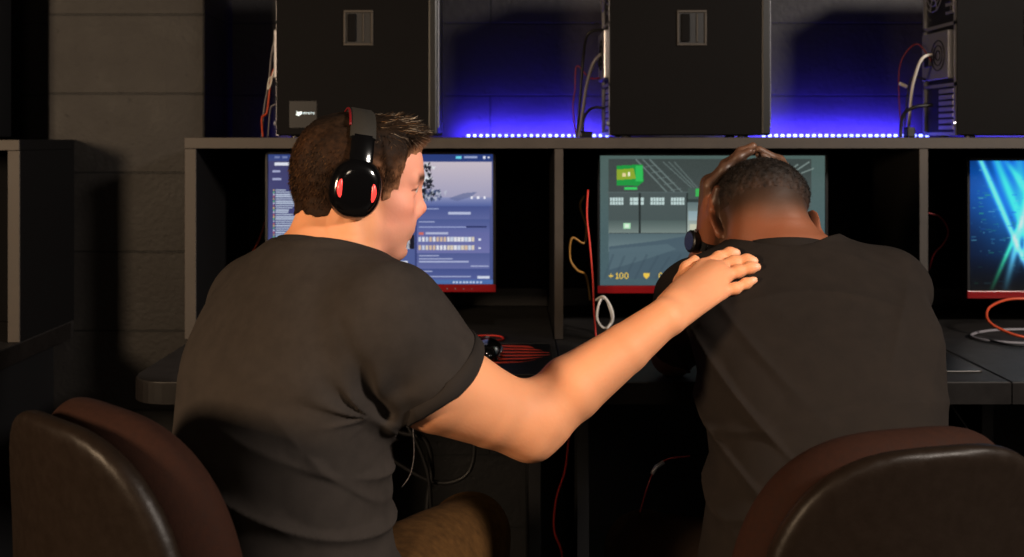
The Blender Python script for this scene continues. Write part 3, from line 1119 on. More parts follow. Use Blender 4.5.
hairB = Field(); hairB.raw(hair_f_B, CB - .13, CB + .13, 0)
V, Q = hairB.mesh(.0020, 0)
def hair_col_B(V):
    q = (V - CB) @ HB
    c = np.tile(np.array(srgb(30, 22, 17)[:3]), (len(V), 1))
    up = q[:, 2] - hairline_B(q[:, 0], q[:, 1])
    c = col_mix(c, srgb(66, 44, 31), (1 - sm(up, .0, .05)) * .85)
    return c * (1 + .3 * wave(85, 8, 300)(V))[:, None].clip(.3, 2)
wgt = lambda c: (lambda q: sm(q[:, 2] - hairline_B(q[:, 0], q[:, 1]), .012, .06))((c - CB) @ HB)
pt, nr = tri_area_pick(V, Q, 9000, wgt)
dr = nr + RNG.normal(size=nr.shape) * .75
sv, sf = strands(pt - nr * .001, dr, .0028 + RNG.random(len(pt)) * .0022, .0006, np.zeros(3), 2)
me = np_mesh('hair', np.concatenate([V, sv]) + INV_B, np.concatenate([Q, sf + len(V)]), np.concatenate([hair_col_B(V), hair_col_B(sv)]))
link('hair', me, M_HAIR_B, manB)['label'] = 'cropped black curly hair with a skin fade'

for man, legs, inv, yws in ((manA, legsA, INV_A, (15, 10)), (manB, legsB, INV_B, (-6, 6))):
    n0 = len(man.children)
    shoe_pair(man, legs, yws)
    for ch in list(man.children):
        if ch.name.startswith('shoe'):
            ch.data.transform(Matrix.Translation(Vector(inv)))
# ------------------------------------------------------------------ the room
def block_wall_mat(name, color, row0, width=0.4, low=None):
    """Painted concrete block: 20 cm courses, grooves and grain from the shader."""
    m = mat(name, color, rough=0.62, noise=(9, 0.22, 8), spec=0.4)
    nt = m.node_tree
    b = nt.nodes['Principled BSDF']
    tc = nt.nodes.new('ShaderNodeTexCoord')
    sep = nt.nodes.new('ShaderNodeSeparateXYZ')
    nt.links.new(tc.outputs['Object'], sep.inputs[0])
    add = nt.nodes.new('ShaderNodeMath'); add.operation = 'SUBTRACT'; add.inputs[1].default_value = row0 - 20 * 0.2
    nt.links.new(sep.outputs['Z'], add.inputs[0])
    addx = nt.nodes.new('ShaderNodeMath'); addx.operation = 'ADD'; addx.inputs[1].default_value = 40.06
    nt.links.new(sep.outputs['X'], addx.inputs[0])
    comb = nt.nodes.new('ShaderNodeCombineXYZ')
    nt.links.new(addx.outputs[0], comb.inputs['X'])
    nt.links.new(add.outputs[0], comb.inputs['Y'])
    br = nt.nodes.new('ShaderNodeTexBrick')
    br.offset = 0.5
    br.inputs['Scale'].default_value = 1.0
    br.inputs['Brick Width'].default_value = width
    br.inputs['Row Height'].default_value = 0.2
    br.inputs['Mortar Size'].default_value = 0.0028
    br.inputs['Mortar Smooth'].default_value = 0.3
    nt.links.new(comb.outputs[0], br.inputs['Vector'])
    n = nt.nodes.new('ShaderNodeTexNoise'); n.inputs['Scale'].default_value = 70; n.inputs['Detail'].default_value = 8
    nt.links.new(tc.outputs['Object'], n.inputs['Vector'])
    vo = nt.nodes.new('ShaderNodeTexVoronoi'); vo.inputs['Scale'].default_value = 26
    nt.links.new(tc.outputs['Object'], vo.inputs['Vector'])
    pit = nt.nodes.new('ShaderNodeMapRange'); pit.inputs['From Min'].default_value = 0.0; pit.inputs['From Max'].default_value = 0.16
    pit.inputs['To Min'].default_value = -0.5; pit.inputs['To Max'].default_value = 0.0
    nt.links.new(vo.outputs['Distance'], pit.inputs['Value'])
    h = nt.nodes.new('ShaderNodeMath'); h.operation = 'MULTIPLY_ADD'; h.inputs[1].default_value = -3.0
    nt.links.new(br.outputs['Fac'], h.inputs[0]); nt.links.new(n.outputs['Fac'], h.inputs[2])
    h2 = nt.nodes.new('ShaderNodeMath'); h2.operation = 'ADD'
    nt.links.new(h.outputs[0], h2.inputs[0]); nt.links.new(pit.outputs['Result'], h2.inputs[1])
    bp = nt.nodes.new('ShaderNodeBump'); bp.inputs['Strength'].default_value = 0.7; bp.inputs['Distance'].default_value = 0.0022
    nt.links.new(h2.outputs[0], bp.inputs['Height'])
    nt.links.new(bp.outputs['Normal'], b.inputs['Normal'])
    # joints carry a little dirt
    old = b.inputs['Base Color'].links[0].from_socket
    mx = nt.nodes.new('ShaderNodeMix'); mx.data_type = 'RGBA'
    nt.links.new(br.outputs['Fac'], mx.inputs['Factor'])
    nt.links.new(old, mx.inputs[6]); mx.inputs[7].default_value = tuple(c * 0.35 for c in color[:3]) + (1,)
    nt.links.new(mx.outputs[2], b.inputs['Base Color'])
    if low:                                       # shade under the desks, painted into the wall colour
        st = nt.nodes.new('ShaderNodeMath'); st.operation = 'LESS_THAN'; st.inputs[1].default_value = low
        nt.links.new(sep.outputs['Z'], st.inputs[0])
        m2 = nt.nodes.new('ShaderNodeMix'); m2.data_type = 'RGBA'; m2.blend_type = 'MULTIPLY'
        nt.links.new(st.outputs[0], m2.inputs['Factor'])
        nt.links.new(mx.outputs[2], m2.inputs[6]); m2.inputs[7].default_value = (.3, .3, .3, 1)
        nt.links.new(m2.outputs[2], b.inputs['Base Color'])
    return m


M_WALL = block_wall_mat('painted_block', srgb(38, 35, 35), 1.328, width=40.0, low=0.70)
M_PIL = block_wall_mat('painted_block_pier', srgb(37, 33, 30), 1.322, width=40.0)
M_FLOOR = mat('dark_floor', srgb(30, 27, 26), rough=0.6, noise=(6, 0.3))
M_CEIL = mat('black_ceiling', srgb(24, 22, 22), rough=0.9)
M_HUTCH = mat('worn_black_laminate', srgb(60, 53, 47), rough=0.6, noise=(14, 0.25), bump=(120, 0.15, 0.001))
M_HUTCHIN = mat('black_back_board', srgb(15, 13, 13), rough=0.85, spec=0.15)
M_DESK = mat('black_desk_laminate', srgb(35, 31, 29), rough=0.62, noise=(22, 0.3, 8), bump=(200, 0.1, 0.001))
M_EDGE = mat('desk_edge_band', srgb(28, 24, 22), rough=0.5, noise=(30, 0.2), spec=0.3)
M_CASE = mat('case_steel', srgb(21, 19, 18), rough=0.6, noise=(5, 0.12), spec=0.05)
M_CASEIN = mat('case_black', srgb(22, 21, 22), rough=0.5)
M_SILVER = mat('galvanised_steel', srgb(165, 165, 172), rough=0.38, metal=0.7)
M_LATCH = mat('latch_frame', srgb(60, 54, 48), rough=0.4)
M_BLACK = mat('black_plastic', srgb(20, 19, 20), rough=0.42)
M_GLOSS = mat('gloss_black', srgb(12, 11, 12), rough=0.14, coat=0.6)
M_REDBEZ = mat('red_bezel', srgb(120, 16, 20), rough=0.3, emit=srgb(120, 10, 16), estr=0.05)
M_RED = mat('red_rubber', srgb(190, 50, 36), rough=0.5)
M_DKRED = mat('dark_red_rubber', srgb(120, 22, 28), rough=0.5)
M_PRINT = mat('red_print', srgb(245, 84, 54), rough=0.6)
M_ORANGE = mat('orange_rubber', srgb(180, 72, 36), rough=0.5)
M_YELLOW = mat('amber_rubber', srgb(176, 128, 60), rough=0.5)
M_WHITE = mat('white_rubber', srgb(190, 186, 182), rough=0.5)
M_GREY = mat('grey_rubber', srgb(120, 116, 120), rough=0.5)
M_BLKCORD = mat('black_rubber', srgb(24, 22, 22), rough=0.5)
M_LEDG = mat('red_led', srgb(255, 60, 60), emit=(1.0, 0.06, 0.05, 1), estr=2.2)
M_BLUELED = mat('blue_led', srgb(200, 210, 255), emit=(0.20, 0.25, 1.0, 1), estr=5.0)
M_TAPE = mat('led_tape', srgb(60, 60, 120), rough=0.5)
M_SCREEN = mat('lit_screen', srgb(8, 8, 8), rough=0.25, attr='Col', emit_attr=True, estr=0.88)
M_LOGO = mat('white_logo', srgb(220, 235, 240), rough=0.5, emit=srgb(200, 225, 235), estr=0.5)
M_SHELL = mat('seat_shell_plastic', srgb(35, 26, 19), rough=0.44, noise=(60, 0.12), bump=(350, 0.2, 0.0008), spec=0.22)
M_CUSH = mat('brown_upholstery', srgb(48, 26, 16), rough=0.85, noise=(120, 0.2), bump=(600, 0.4, 0.001), spec=0.2)


def struct(o):
    o['kind'] = 'structure'; return o


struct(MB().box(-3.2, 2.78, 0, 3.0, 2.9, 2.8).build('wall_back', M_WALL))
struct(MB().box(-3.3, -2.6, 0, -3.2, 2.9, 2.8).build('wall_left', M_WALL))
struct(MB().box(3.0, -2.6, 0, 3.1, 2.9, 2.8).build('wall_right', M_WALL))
struct(MB().box(-3.3, -2.6, -0.1, 3.1, 2.9, 0.0).build('floor', M_FLOOR))
struct(MB().box(-3.3, -2.6, 2.8, 3.1, 2.9, 2.9).build('ceiling', M_CEIL))
struct(MB().box(-1.176, 2.53, 0, -0.777, 2.785, 2.8, 0.006, 2).build('trim_1', M_PIL))


# desks -----------------------------------------------------------
def desk(x0, x1, y0, y1, label, round_left=False, round_right=False, group='gaming desks along the back wall'):
    root = tag(empty('desk', ((x0 + x1) / 2, (y0 + y1) / 2, 0)), label, 'desk', group)
    cx, cy = (x0 + x1) / 2, (y0 + y1) / 2
    pts = []
    r = 0.07
    def corner(px, py, a0):
        for k in range(9):
            a = R(a0 + 90 * k / 8)
            pts.append((px + r * math.cos(a) - cx, py + r * math.sin(a) - cy))
    g = 0.0012
    if round_left: corner(x0 + r, y0 + r, 180)
    else: pts.append((x0 + g - cx, y0 - cy))
    if round_right: corner(x1 - r, y0 + r, 270)
    else: pts.append((x1 - g - cx, y0 - cy))
    pts += [(x1 - g - cx, y1 - cy), (x0 + g - cx, y1 - cy)]
    MB().prism(pts, .707, .75, .002, 1).build('desktop', M_DESK, root, auto=40)
    fr = pts[:-2]
    if round_left: fr = [(x0 - cx, y1 - .02 - cy)] + fr
    if round_right: fr = fr + [(x1 - cx, y1 - .02 - cy)]
    def grow(i):
        a = np.array(fr[max(i - 1, 0)]); b = np.array(fr[min(i + 1, len(fr) - 1)])
        t = (b - a) / np.linalg.norm(b - a)
        return np.array(fr[i]) + np.array([t[1], -t[0]]) * .0012
    rim = [grow(i) for i in range(len(fr))]
    MB().rings([[(q[0], q[1], .7085), (q[0], q[1], .7480)] for q in rim], cap=False, closed=False).build('edge_band', M_EDGE, root)
    for x in (x0 + .05, x1 - .05):
        MB().box(x - .0125 - cx, y0 + .20 - cy, 0, x + .0125 - cx, y1 - .03 - cy, .707, .001, 1).build('side_panel', M_CASEIN, root)
    return root


desk(-.73, .098, 1.885, 2.775, 'black desk with a rounded corner in front of the man in the headset', round_left=True)
desk(.098, .942, 1.885, 2.775, 'black desk the hunched man leans his elbows on')
desk(.942, 1.80, 1.885, 2.775, 'black desk at the right edge with a looped orange cable on it')
desk(-2.1, -1.106, 1.86, 2.525, 'black desk at the far left edge beside the block pier', round_right=True)

# shelf units over the desks ----------------------------------------
hu = tag(empty('shelf_unit', (0.5, 2.52, 0.75)), 'long black shelf unit over the desks, divided into monitor boxes', 'shelf')
HX, HY, HZ = -0.5, -2.52, -.75
def hb(name, m, x0, y0, z0, x1, y1, z1, bv=.0012):
    return MB().box(x0 + HX, y0 + HY, z0 + HZ, x1 + HX, y1 + HY, z1 + HZ, bv, 1).build(name, m, hu)
hb('top_board', M_HUTCHIN, -.747, 2.283, 1.186, 1.80, 2.775, 1.211)
hb('edge_strip', M_HUTCH, -.747, 2.279, 1.186, 1.80, 2.2828, 1.211, .0008)
for x, wd in ((-.734, .026), (.107, .020), (.9395, .020), (1.79, .02)):
    hb('divider', M_HUTCHIN, x - wd / 2, 2.285, .751, x + wd / 2, 2.74, 1.1855)
    hb('edge_strip', M_HUTCH, x - wd / 2, 2.281, .751, x + wd / 2, 2.2848, 1.1855, .0008)
for x0, x1 in ((-.72, .096), (.118, .929), (.95, 1.779)):
    hb('back_board', M_HUTCHIN, x0, 2.745, .80, x1, 2.757, 1.1855)
    hb('back_rail', M_DESK, x0, 2.735, .751, x1, 2.757, .7995)
hl = tag(empty('shelf_unit', (-1.6, 2.4, 0.75)), 'black shelf unit at the far left edge, beside the block pier', 'shelf')
HX, HY, HZ, hu = 1.6, -2.4, -.75, hl
hb('top_board', M_HUTCHIN, -2.1, 2.246, 1.182, -1.105, 2.525, 1.206)
hb('edge_strip', M_HUTCH, -2.1, 2.242, 1.182, -1.105, 2.2458, 1.206, .0008)
hb('edge_strip', M_HUTCH, -1.132, 2.244, .751, -1.105, 2.2478, 1.1815, .0008)
hb('end_panel', M_HUTCHIN, -1.132, 2.248, .751, -1.105, 2.525, 1.1815)
hb('end_panel', M_HUTCHIN, -2.1, 2.248, .751, -2.075, 2.525, 1.1815)
hb('back_board', M_HUTCHIN, -2.074, 2.50, .752, -1.133, 2.515, 1.1815)


# computer towers ---------------------------------------------------
def tower_parts(root, logo):
    L, W, H = .375, .19, .45         # along x, y, z; rear at x = 0, side panel at y = 0
    MB().box(0.004, .0035, .012, L - .022, W, H, .002, 1).build('case_body', M_CASEIN, root)
    # side panel with a stamped border and the latch opening
    sp = MB()
    sp.box(.0, .0, .014, L - .022, .0030, H, .0008, 1)
    sp.build('side_panel', M_CASE, root)
    lt = MB()
    x0, x1, z0, z1 = .156, .226, .221, .304
    t = .006
    for b in ((x0, z0, x1, z0 + t), (x0, z1 - t, x1, z1), (x0, z0 + t, x0 + t, z1 - t), (x1 - t, z0 + t, x1, z1 - t)):
        lt.box(b[0], -.0035, b[1], b[2], .0002, b[3], .001, 1)
    lo = lt.build('latch_frame', M_LATCH, root)
    MB().box(x0 + t, -.0008, z0 + t, x1 - t, .0002, z1 - t).build('latch_recess', M_CASEIN, lo)
    MB().box(x0 + t + .004, -.0045, z0 + t + .003, x0 + t + .024, -.0008, z1 - t - .003, .002, 2).build('latch_slider', M_CASE, lo)
    MB().box(x0 + .045, -.003, z0 + t + .003, x0 + .049, -.0008, z1 - t - .003, .0008, 1).build('latch_spring', M_LATCH, lo)
    # front bezel with a bright strip
    fb = MB().box(L - .022, .0, .012, L, W, H, .005, 2).build('front_bezel', M_BLACK, root)
    MB().box(L - .001, .012, .03, L + .0035, .030, .33, .001, 1).build('front_strip', M_SILVER, fb)
    # rear
    rp = MB()
    for z0, z1 in ((.012, .02), (.128, .136), (.272, .280), (.436, .448)):
        rp.box(-.002, .006, z0, .004, W - .002, z1)
    rp.box(-.002, .006, .02, .004, .014, .436); rp.box(-.002, W - .010, .02, .004, W - .002, .436)
    rear = rp.build('rear_frame', M_SILVER, root)
    MB().box(-.0015, .016, .300, .003, .06, .432, .0005, 1).build('port_plate', M_SILVER, rear)
    po = MB()
    for k in range(6):
        po.box(-.006, .022, .306 + k * .020, -.0012, .050, .318 + k * .020, .001, 1)
    po.build('ports', M_BLACK, rear)
    fg = MB()
    for rr in (.052, .038, .024, .010):
        fg.tube([(-.006, .118 + rr * math.cos(a), .366 + rr * math.sin(a)) for a in np.linspace(0, 2 * math.pi, 29)[:-1]], .0014, 5, closed=True)
    for a in range(4):
        c, s = math.cos(a * math.pi / 4 + .4) * .054, math.sin(a * math.pi / 4 + .4) * .054
        fg.tube([(-.005, .118 - c, .366 - s), (-.005, .118 + c, .366 + s)], .0016, 5)
    fg.build('fan_grille', M_SILVER, rear)
    sl = MB()
    for k in range(7):
        sl.box(-.0015, .018, .026 + k * .0145, .003, .098, .036 + k * .0145, .0008, 1)
    sl.build('slot_covers', M_SILVER, rear)
    ps = MB().box(-.012, .022, .146, .003, .172, .262, .003, 2).build('power_supply', M_SILVER, rear)
    MB().box(-.016, .118, .180, -.011, .150, .212, .002, 1).build('power_socket', M_BLACK, ps)
    g = MB()
    for rr in (.036, .024, .012):
        g.tube([(-.0145, .072 + rr * math.cos(a), .204 + rr * math.sin(a)) for a in np.linspace(0, 2 * math.pi, 25)[:-1]], .0012, 5, closed=True)
    g.build('supply_grille', M_CASEIN, ps)
    for z in (.42, .04):
        MB().cyl((-.007, .008, z), .006, .006, (1, 0, 0), 12).build('thumb_screw', M_SILVER, root)
    for x in (.04, L - .06):
        for y in (.025, W - .025):
            MB().cyl((x, y, .0075), .012, .005, (0, 0, 1), 14).build('foot', M_BLACK, root)
    if logo:
        lg = MB()
        # a small slanted crest and five blocky letters
        lg.prism([(0, 0), (.007, -.003), (.012, .0), (.0165, .004), (.014, .008), (.006, .0065), (.0015, .009), (.003, .004)], 0, .0008)
        x = .0185
        for k, w_ in enumerate((.0045, .004, .0045, .004, .0035)):
            lg.box(x, .0015, 0, x + .0012, .0062, .0008); lg.box(x, .0050, 0, x + w_, .0062, .0008)
            if k % 2 == 0: lg.box(x, .0015, 0, x + w_, .0026, .0008)
            x += w_ + .0013
        o = lg.build('logo', M_LOGO, root)
        o.data.transform(Matrix.Translation((.045, -.0004, .060)) @ Matrix.Rotation(R(90), 4, 'X'))
        o['label'] = 'small white logo'
        MB().box(.030, -.0003, .030, .094, .0004, .092).build('badge_plate', M_CASEIN, root)


TG = 'computer towers standing on the shelf'
def tower(x, label, logo=False, y=2.33, z=1.2040):
    root = tag(empty('computer_tower', (x, y, z)), label, 'computer', TG)
    tower_parts(root, logo)
    return root
tower(-.549, 'black computer tower with a small white logo, behind the man in the headset', True)
tower(.228, 'black computer tower standing above the hunched man and the paused game')
tower(1.037, 'black computer tower at the right edge with its silver rear and ports showing')
tower(-1.625, 'black computer tower on the far left shelf unit', y=2.31, z=1.1990)


# monitors ------------------------------------------------------------
def paint_screen(root, img, w, h, x0, z0, y):
    """img: (rows, cols, 3) in sRGB 0..255, painted on a fine grid of points."""
    rows, cols = img.shape[:2]
    xs = np.linspace(x0, x0 + w, cols); zs = np.linspace(z0 + h, z0, rows)
    X, Z = np.meshgrid(xs, zs)
    V = np.stack([X.ravel(), np.full(X.size, y), Z.ravel()], 1)
    i = np.arange(rows * cols).reshape(rows, cols)
    F = np.stack([i[1:, :-1].ravel(), i[1:, 1:].ravel(), i[:-1, 1:].ravel(), i[:-1, :-1].ravel()], 1)
    c = img.reshape(-1, 3) / 255.0
    c = np.where(c <= .04045, c / 12.92, ((c + .055) / 1.055) ** 2.4)
    o = link('screen', np_mesh('screen', V, F, c), M_SCREEN, root, smooth=False)
    return o


def monitor(cx, zb, img, label, y=2.42, tilt=0):
    root = tag(empty('monitor', (cx, y + .06, .75)), label, 'monitor', 'monitors in the shelf boxes')
    W, Hh = .558, .340
    z0 = zb - .75
    fr = MB()
    b = .007
    yb = -.06
    fr.box(-W / 2, yb + .002, z0, W / 2, yb + .030, z0 + Hh, .003, 2)
    for bx in ((-W / 2, z0 + .019, -W / 2 + b, z0 + Hh), (W / 2 - b, z0 + .019, W / 2, z0 + Hh), (-W / 2, z0 + Hh - b, W / 2, z0 + Hh)):
        fr.box(bx[0], yb - .004, bx[1], bx[2], yb + .003, bx[3], .001, 1)
    fr.build('frame', M_BLACK, root)
    MB().box(-W / 2, yb - .005, z0, W / 2, yb + .002, z0 + .0185, .0015, 2).build('lower_bezel', M_REDBEZ, root)
    ic = MB()
    for k in range(6):
        ic.box(.12 + k * .020, yb - .0056, z0 + .007, .1228 + k * .020, yb - .0049, z0 + .0098)
    ic.build('buttons', M_GREY, root)
    paint_screen(root, img, W - 2 * b, Hh - .019 - b, -W / 2 + b, z0 + .019, yb - .0006)
    st = MB()
    st.box(-.035, yb + .03, .012, .035, yb + .055, z0 + .16, .004, 2)
    st.build('stand_neck', M_BLACK, root)
    for s in (-1, 1):
        MB().tube([(s * .01, yb + .05, .0135), (s * .06, yb + .0, .0115), (s * .155, yb - .105, .007)], [.012, .010, .006], 8).build('stand_foot', M_GLOSS, root, smooth=True)
    return root


def rect(im, x0, y0, x1, y1, c, a=1.0):
    """Fractions of the picture, colour 0..255."""
    h, w = im.shape[:2]
    X0, X1, Y0, Y1 = [int(round(v)) for v in (x0 * w, x1 * w, y0 * h, y1 * h)]
    X1 = max(X1, X0 + 1); Y1 = max(Y1, Y0 + 1)
    im[Y0:Y1, X0:X1] = im[Y0:Y1, X0:X1] * (1 - a) + np.array(c, dtype=float) * a


def lerp_rows(im, x0, y0, x1, y1, c0, c1):
    h, w = im.shape[:2]
    X0, X1, Y0, Y1 = int(x0 * w), int(x1 * w), int(y0 * h), int(y1 * h)
    t = np.linspace(0, 1, Y1 - Y0)[:, None, None]
    im[Y0:Y1, X0:X1] = np.array(c0) * (1 - t) + np.array(c1) * t


def poly(im, pts, c, a=1.0):
    h, w = im.shape[:2]
    yy, xx = np.mgrid[0:h, 0:w]
    xx = (xx + .5) / w; yy = (yy + .5) / h
    ins = np.zeros((h, w), bool)
    n = len(pts)
    for i in range(n):
        (x1, y1), (x2, y2) = pts[i], pts[(i + 1) % n]
        cr = ((y1 > yy) != (y2 > yy)) & (xx < (x2 - x1) * (yy - y1) / (y2 - y1 + 1e-12) + x1)
        ins ^= cr
    im[ins] = im[ins] * (1 - a) + np.array(c, dtype=float) * a


def line(im, x0, y0, x1, y1, c, wd=.004, a=1.0):
    dx, dy = x1 - x0, (y1 - y0) * .5625
    L = math.hypot(dx, dy) + 1e-9
    nx, ny = -dy / L * wd / 2, dx / L * wd / 2 / .5625
    poly(im, [(x0 + nx, y0 + ny), (x1 + nx, y1 + ny), (x1 - nx, y1 - ny), (x0 - nx, y0 - ny)], c, a)


GLY = {'0': '0110 1001 1001 1001 1001 0110', '1': '010 110 010 010 010 111', '+': '00100 00100 11111 11111 00100 00100'}
def glyph(im, ch, x, y, s, c):
    h, w = im.shape[:2]
    rows = GLY[ch].split()
    for r, row in enumerate(rows):
        for k, v in enumerate(row):
            if v == '1':
                rect(im, x + k * s * .5625, y + r * s, x + (k + 1) * s * .5625, y + (r + 1) * s, c)
    return x + (len(rows[0]) + 1) * s * .5625


# --- desktop of a game launcher (left monitor)
rg = np.random.default_rng(5)
im1 = np.zeros((250, 440, 3)); im1[:] = (84, 94, 142)
lerp_rows(im1, 0, 0, 1, 1, (98, 104, 152), (78, 92, 146))
rect(im1, 0, 0, 1, .055, (52, 74, 134))
for k in range(7): rect(im1, .03 + k * .034, .018, .03 + k * .034 + .022, .034, (150, 160, 200), .7)
rect(im1, .835, .016, .86, .036, (120, 220, 240)); rect(im1, .87, .018, .93, .034, (190, 200, 230), .8); rect(im1, .955, .016, .965, .036, (230, 232, 245)); rect(im1, .975, .02, .985, .034, (230, 232, 245))
# the list at the left
lerp_rows(im1, 0, .055, .145, 1, (62, 66, 116), (86, 92, 146))
rect(im1, .03, .065, .10, .090, (225, 228, 240)); rect(im1, .12, .065, .20, .090, (215, 220, 238))
rect(im1, .02, .125, .055, .140, (170, 176, 210)); rect(im1, .02, .185, .06, .20, (170, 176, 210))
for k in range(42):
    y = .27 + k * .0172
    wd = .045 + .08 * abs(math.sin(k * .33)) * rg.uniform(.75, 1.1)
    rect(im1, .034, y, .034 + wd, y + .010, (198, 210, 226), .9)
    rect(im1, .022, y, .030, y + .011, [(230, 200, 120), (120, 200, 150), (214, 214, 230), (200, 110, 120)][k % 4], .9)
for k in range(9): rect(im1, .034, .62 + k * .007, .10, .62 + k * .007 + .004, (160, 200, 220), .5)
# the middle column, mostly behind his head
lerp_rows(im1, .145, .10, .44, .62, (120, 124, 176), (108, 116, 170))
for k in range(9):
    rect(im1, .16, .15 + k * .052, .16 + rg.uniform(.10, .24), .15 + k * .052 + .012, (190, 196, 222), .7)
lerp_rows(im1, .42, .62, .655, .98, (96, 108, 160), (86, 104, 160))
rect(im1, .555, .62, .645, .73, (206, 206, 214)); rect(im1, .63, .62, .65, .73, (28, 30, 44))
for k in range(12):
    hh = rg.uniform(.02, .08)
    rect(im1, .56 + k * .0062, .72 - hh, .563 + k * .0062, .72, (40, 44, 66), .9)
for (x, y) in ((.46, .82), (.56, .82)):
    rect(im1, x, y, x + .06, y + .055, (226, 228, 238)); rect(im1, x + .004, y + .008, x + .02, y + .045, (220, 90, 60), .6); rect(im1, x + .024, y + .008, x + .038, y + .045, (70, 180, 120), .5)
for k in range(6): rect(im1, .45, .75 + k * .035, .45 + rg.uniform(.08, .18), .75 + k * .035 + .009, (180, 190, 222), .6)
rect(im1, .653, .44, .663, .96, (66, 78, 132))
# banner: a pale sky over a dark ridge of rocks
lerp_rows(im1, .44, .06, .995, .335, (206, 196, 206), (172, 170, 196))
lerp_rows(im1, .44, .335, .995, .40, (150, 156, 194), (96, 112, 168))
for k in range(90):
    x = .678 + rg.normal() * .022 + .0; y = .16 + rg.uniform(-.09, .18)
    c = (22, 30, 44) if rg.random() < .6 else (225, 228, 232)
    poly(im1, [(x, y), (x + rg.uniform(.01, .03), y + rg.uniform(-.02, .03)), (x + rg.uniform(.0, .02), y + rg.uniform(.02, .05))], c, .9)
for k in range(34):
    x = .70 + rg.uniform(-.05, .08); y = .31 + rg.uniform(-.035, .03)
    poly(im1, [(x, y), (x + .016, y + rg.uniform(-.02, .02)), (x + .008, y + .03)], (70, 86, 122) if rg.random() < .7 else (196, 200, 214), .75)
poly(im1, [(.80, .34), (.87, .30), (.93, .29), (.90, .33), (.84, .36)], (110, 120, 160), .7)
for k in range(3): rect(im1, .90 + k * .028, .325, .91 + k * .028, .345, (240, 240, 248))
# right column panels
for (y0, y1, c0, c1) in ((.40, .50, (82, 96, 152), (104, 114, 166)), (.50, .60, (88, 102, 156), (110, 118, 172)), (.60, .76, (112, 118, 172), (122, 126, 178)), (.76, .88, (92, 104, 156), (112, 120, 172)), (.88, .97, (80, 94, 150), (96, 108, 164))):
    lerp_rows(im1, .663, y0, .985, y1, c0, c1)
rect(im1, .67, .415, .76, .425, (180, 190, 224), .8); rect(im1, .80, .445, .90, .462, (214, 220, 240), .8)
rect(im1, .67, .515, .74, .525, (190, 198, 228), .8); rect(im1, .67, .555, .88, .563, (180, 190, 226), .8); rect(im1, .88, .553, .97, .565, (52, 62, 110))
rect(im1, .67, .60, .69, .62, (214, 120, 110)); rect(im1, .70, .602, .80, .615, (206, 212, 232), .8)
for k in range(16):
    for y in (.635, .70):
        c = [(232, 220, 196), (214, 222, 234), (226, 200, 170), (240, 240, 240)][rg.integers(4)]
        rect(im1, .668 + k * .0158, y, .668 + k * .0158 + .012, y + .038, c, .9)
for y in (.65, .715): rect(im1, .935, y, .945, y + .012, (226, 230, 244))
for (x, y, w_) in ((.67, .775, .09), (.67, .80, .15), (.67, .82, .22), (.90, .855, .08), (.67, .895, .06), (.68, .935, .22)):
    rect(im1, x, y, x + w_, y + .010, (206, 212, 236), .75)
rect(im1, .0, .965, 1, 1, (86, 120, 176)); rect(im1, .93, .935, .985, .955, (226, 232, 244), .9)
for k in range(9): rect(im1, .82 + k * .015, .975, .829 + k * .015, .99, (220, 228, 244), .8)
monitor(-.318, .8375, im1, 'lit monitor showing a blue game library page, beside the headset man\'s face')

# --- a game paused in a grey warehouse (middle monitor)
im2 = np.zeros((250, 440, 3))
lerp_rows(im2, 0, 0, 1, 1, (92, 112, 108), (84, 108, 116))
lerp_rows(im2, .04, .03, .94, .47, (74, 84, 82), (80, 90, 90))
im2 += rg.normal(size=(250, 440, 1)) * 2.5
for a in range(3):
    line(im2, .16 + a * .03, .03, .34 + a * .035, .36, (126, 142, 140), .006, .8); line(im2, .28 + a * .025, .05, .44 + a * .01, .30, (118, 134, 132), .005, .7)
for k in range(6): line(im2, .20 + k * .028, .09 + k * .045, .25 + k * .028, .075 + k * .045, (120, 136, 134), .004, .6)
for a in range(2):
    line(im2, .93 - a * .05, .05 + a * .02, .78 - a * .02, .22, (150, 166, 162), .006, .8)
line(im2, .95, .10, .80, .20, (150, 166, 162), .005, .8)
lerp_rows(im2, .04, .29, .385, .60, (88, 100, 100), (84, 98, 98))
lerp_rows(im2, .04, .50, .385, .60, (92, 108, 106), (132, 146, 142))
for x in (.045, .135, .225, .315):
    for r in range(2):
        for k in range(5):
            rect(im2, x + k * .0125, .325 + r * .03, x + k * .0125 + .0105, .325 + r * .03 + .026, (206, 226, 224), .95)
for x in (.172, .384): rect(im2, x, .285, x + .009, .60, (48, 56, 56))
rect(im2, .04, .595, .385, .603, (52, 60, 60)); rect(im2, .03, .28, .39, .288, (96, 110, 110))
rect(im2, .105, .52, .137, .565, (180, 230, 190)); rect(im2, .112, .53, .130, .555, (226, 244, 226))
rect(im2, .39, .25, .62, .34, (82, 98, 94)); rect(im2, .425, .255, .49, .315, (70, 186, 96)); rect(im2, .39, .335, .62, .36, (60, 72, 72))
lerp_rows(im2, .39, .36, .62, .60, (108, 126, 128), (190, 200, 190))
lerp_rows(im2, .395, .43, .55, .50, (150, 172, 180), (168, 186, 190)); rect(im2, .40, .53, .60, .60, (204, 206, 184)); rect(im2, .47, .43, .52, .47, (112, 142, 172))
lerp_rows(im2, .62, .30, .94, .60, (96, 112, 112), (84, 100, 100)); rect(im2, .86, .33, .92, .50, (50, 60, 60)); rect(im2, .86, .42, .92, .47, (92, 150, 110))
lerp_rows(im2, .04, .603, .94, .74, (96, 116, 122), (122, 142, 146))
poly(im2, [(.04, .70), (.24, .66), (.40, .615), (.60, .61), (.94, .64), (.94, .95), (.04, .95)], (84, 104, 116), .9)
poly(im2, [(.04, .72), (.30, .68), (.34, .72), (.20, .80), (.04, .88)], (104, 126, 134), .6)
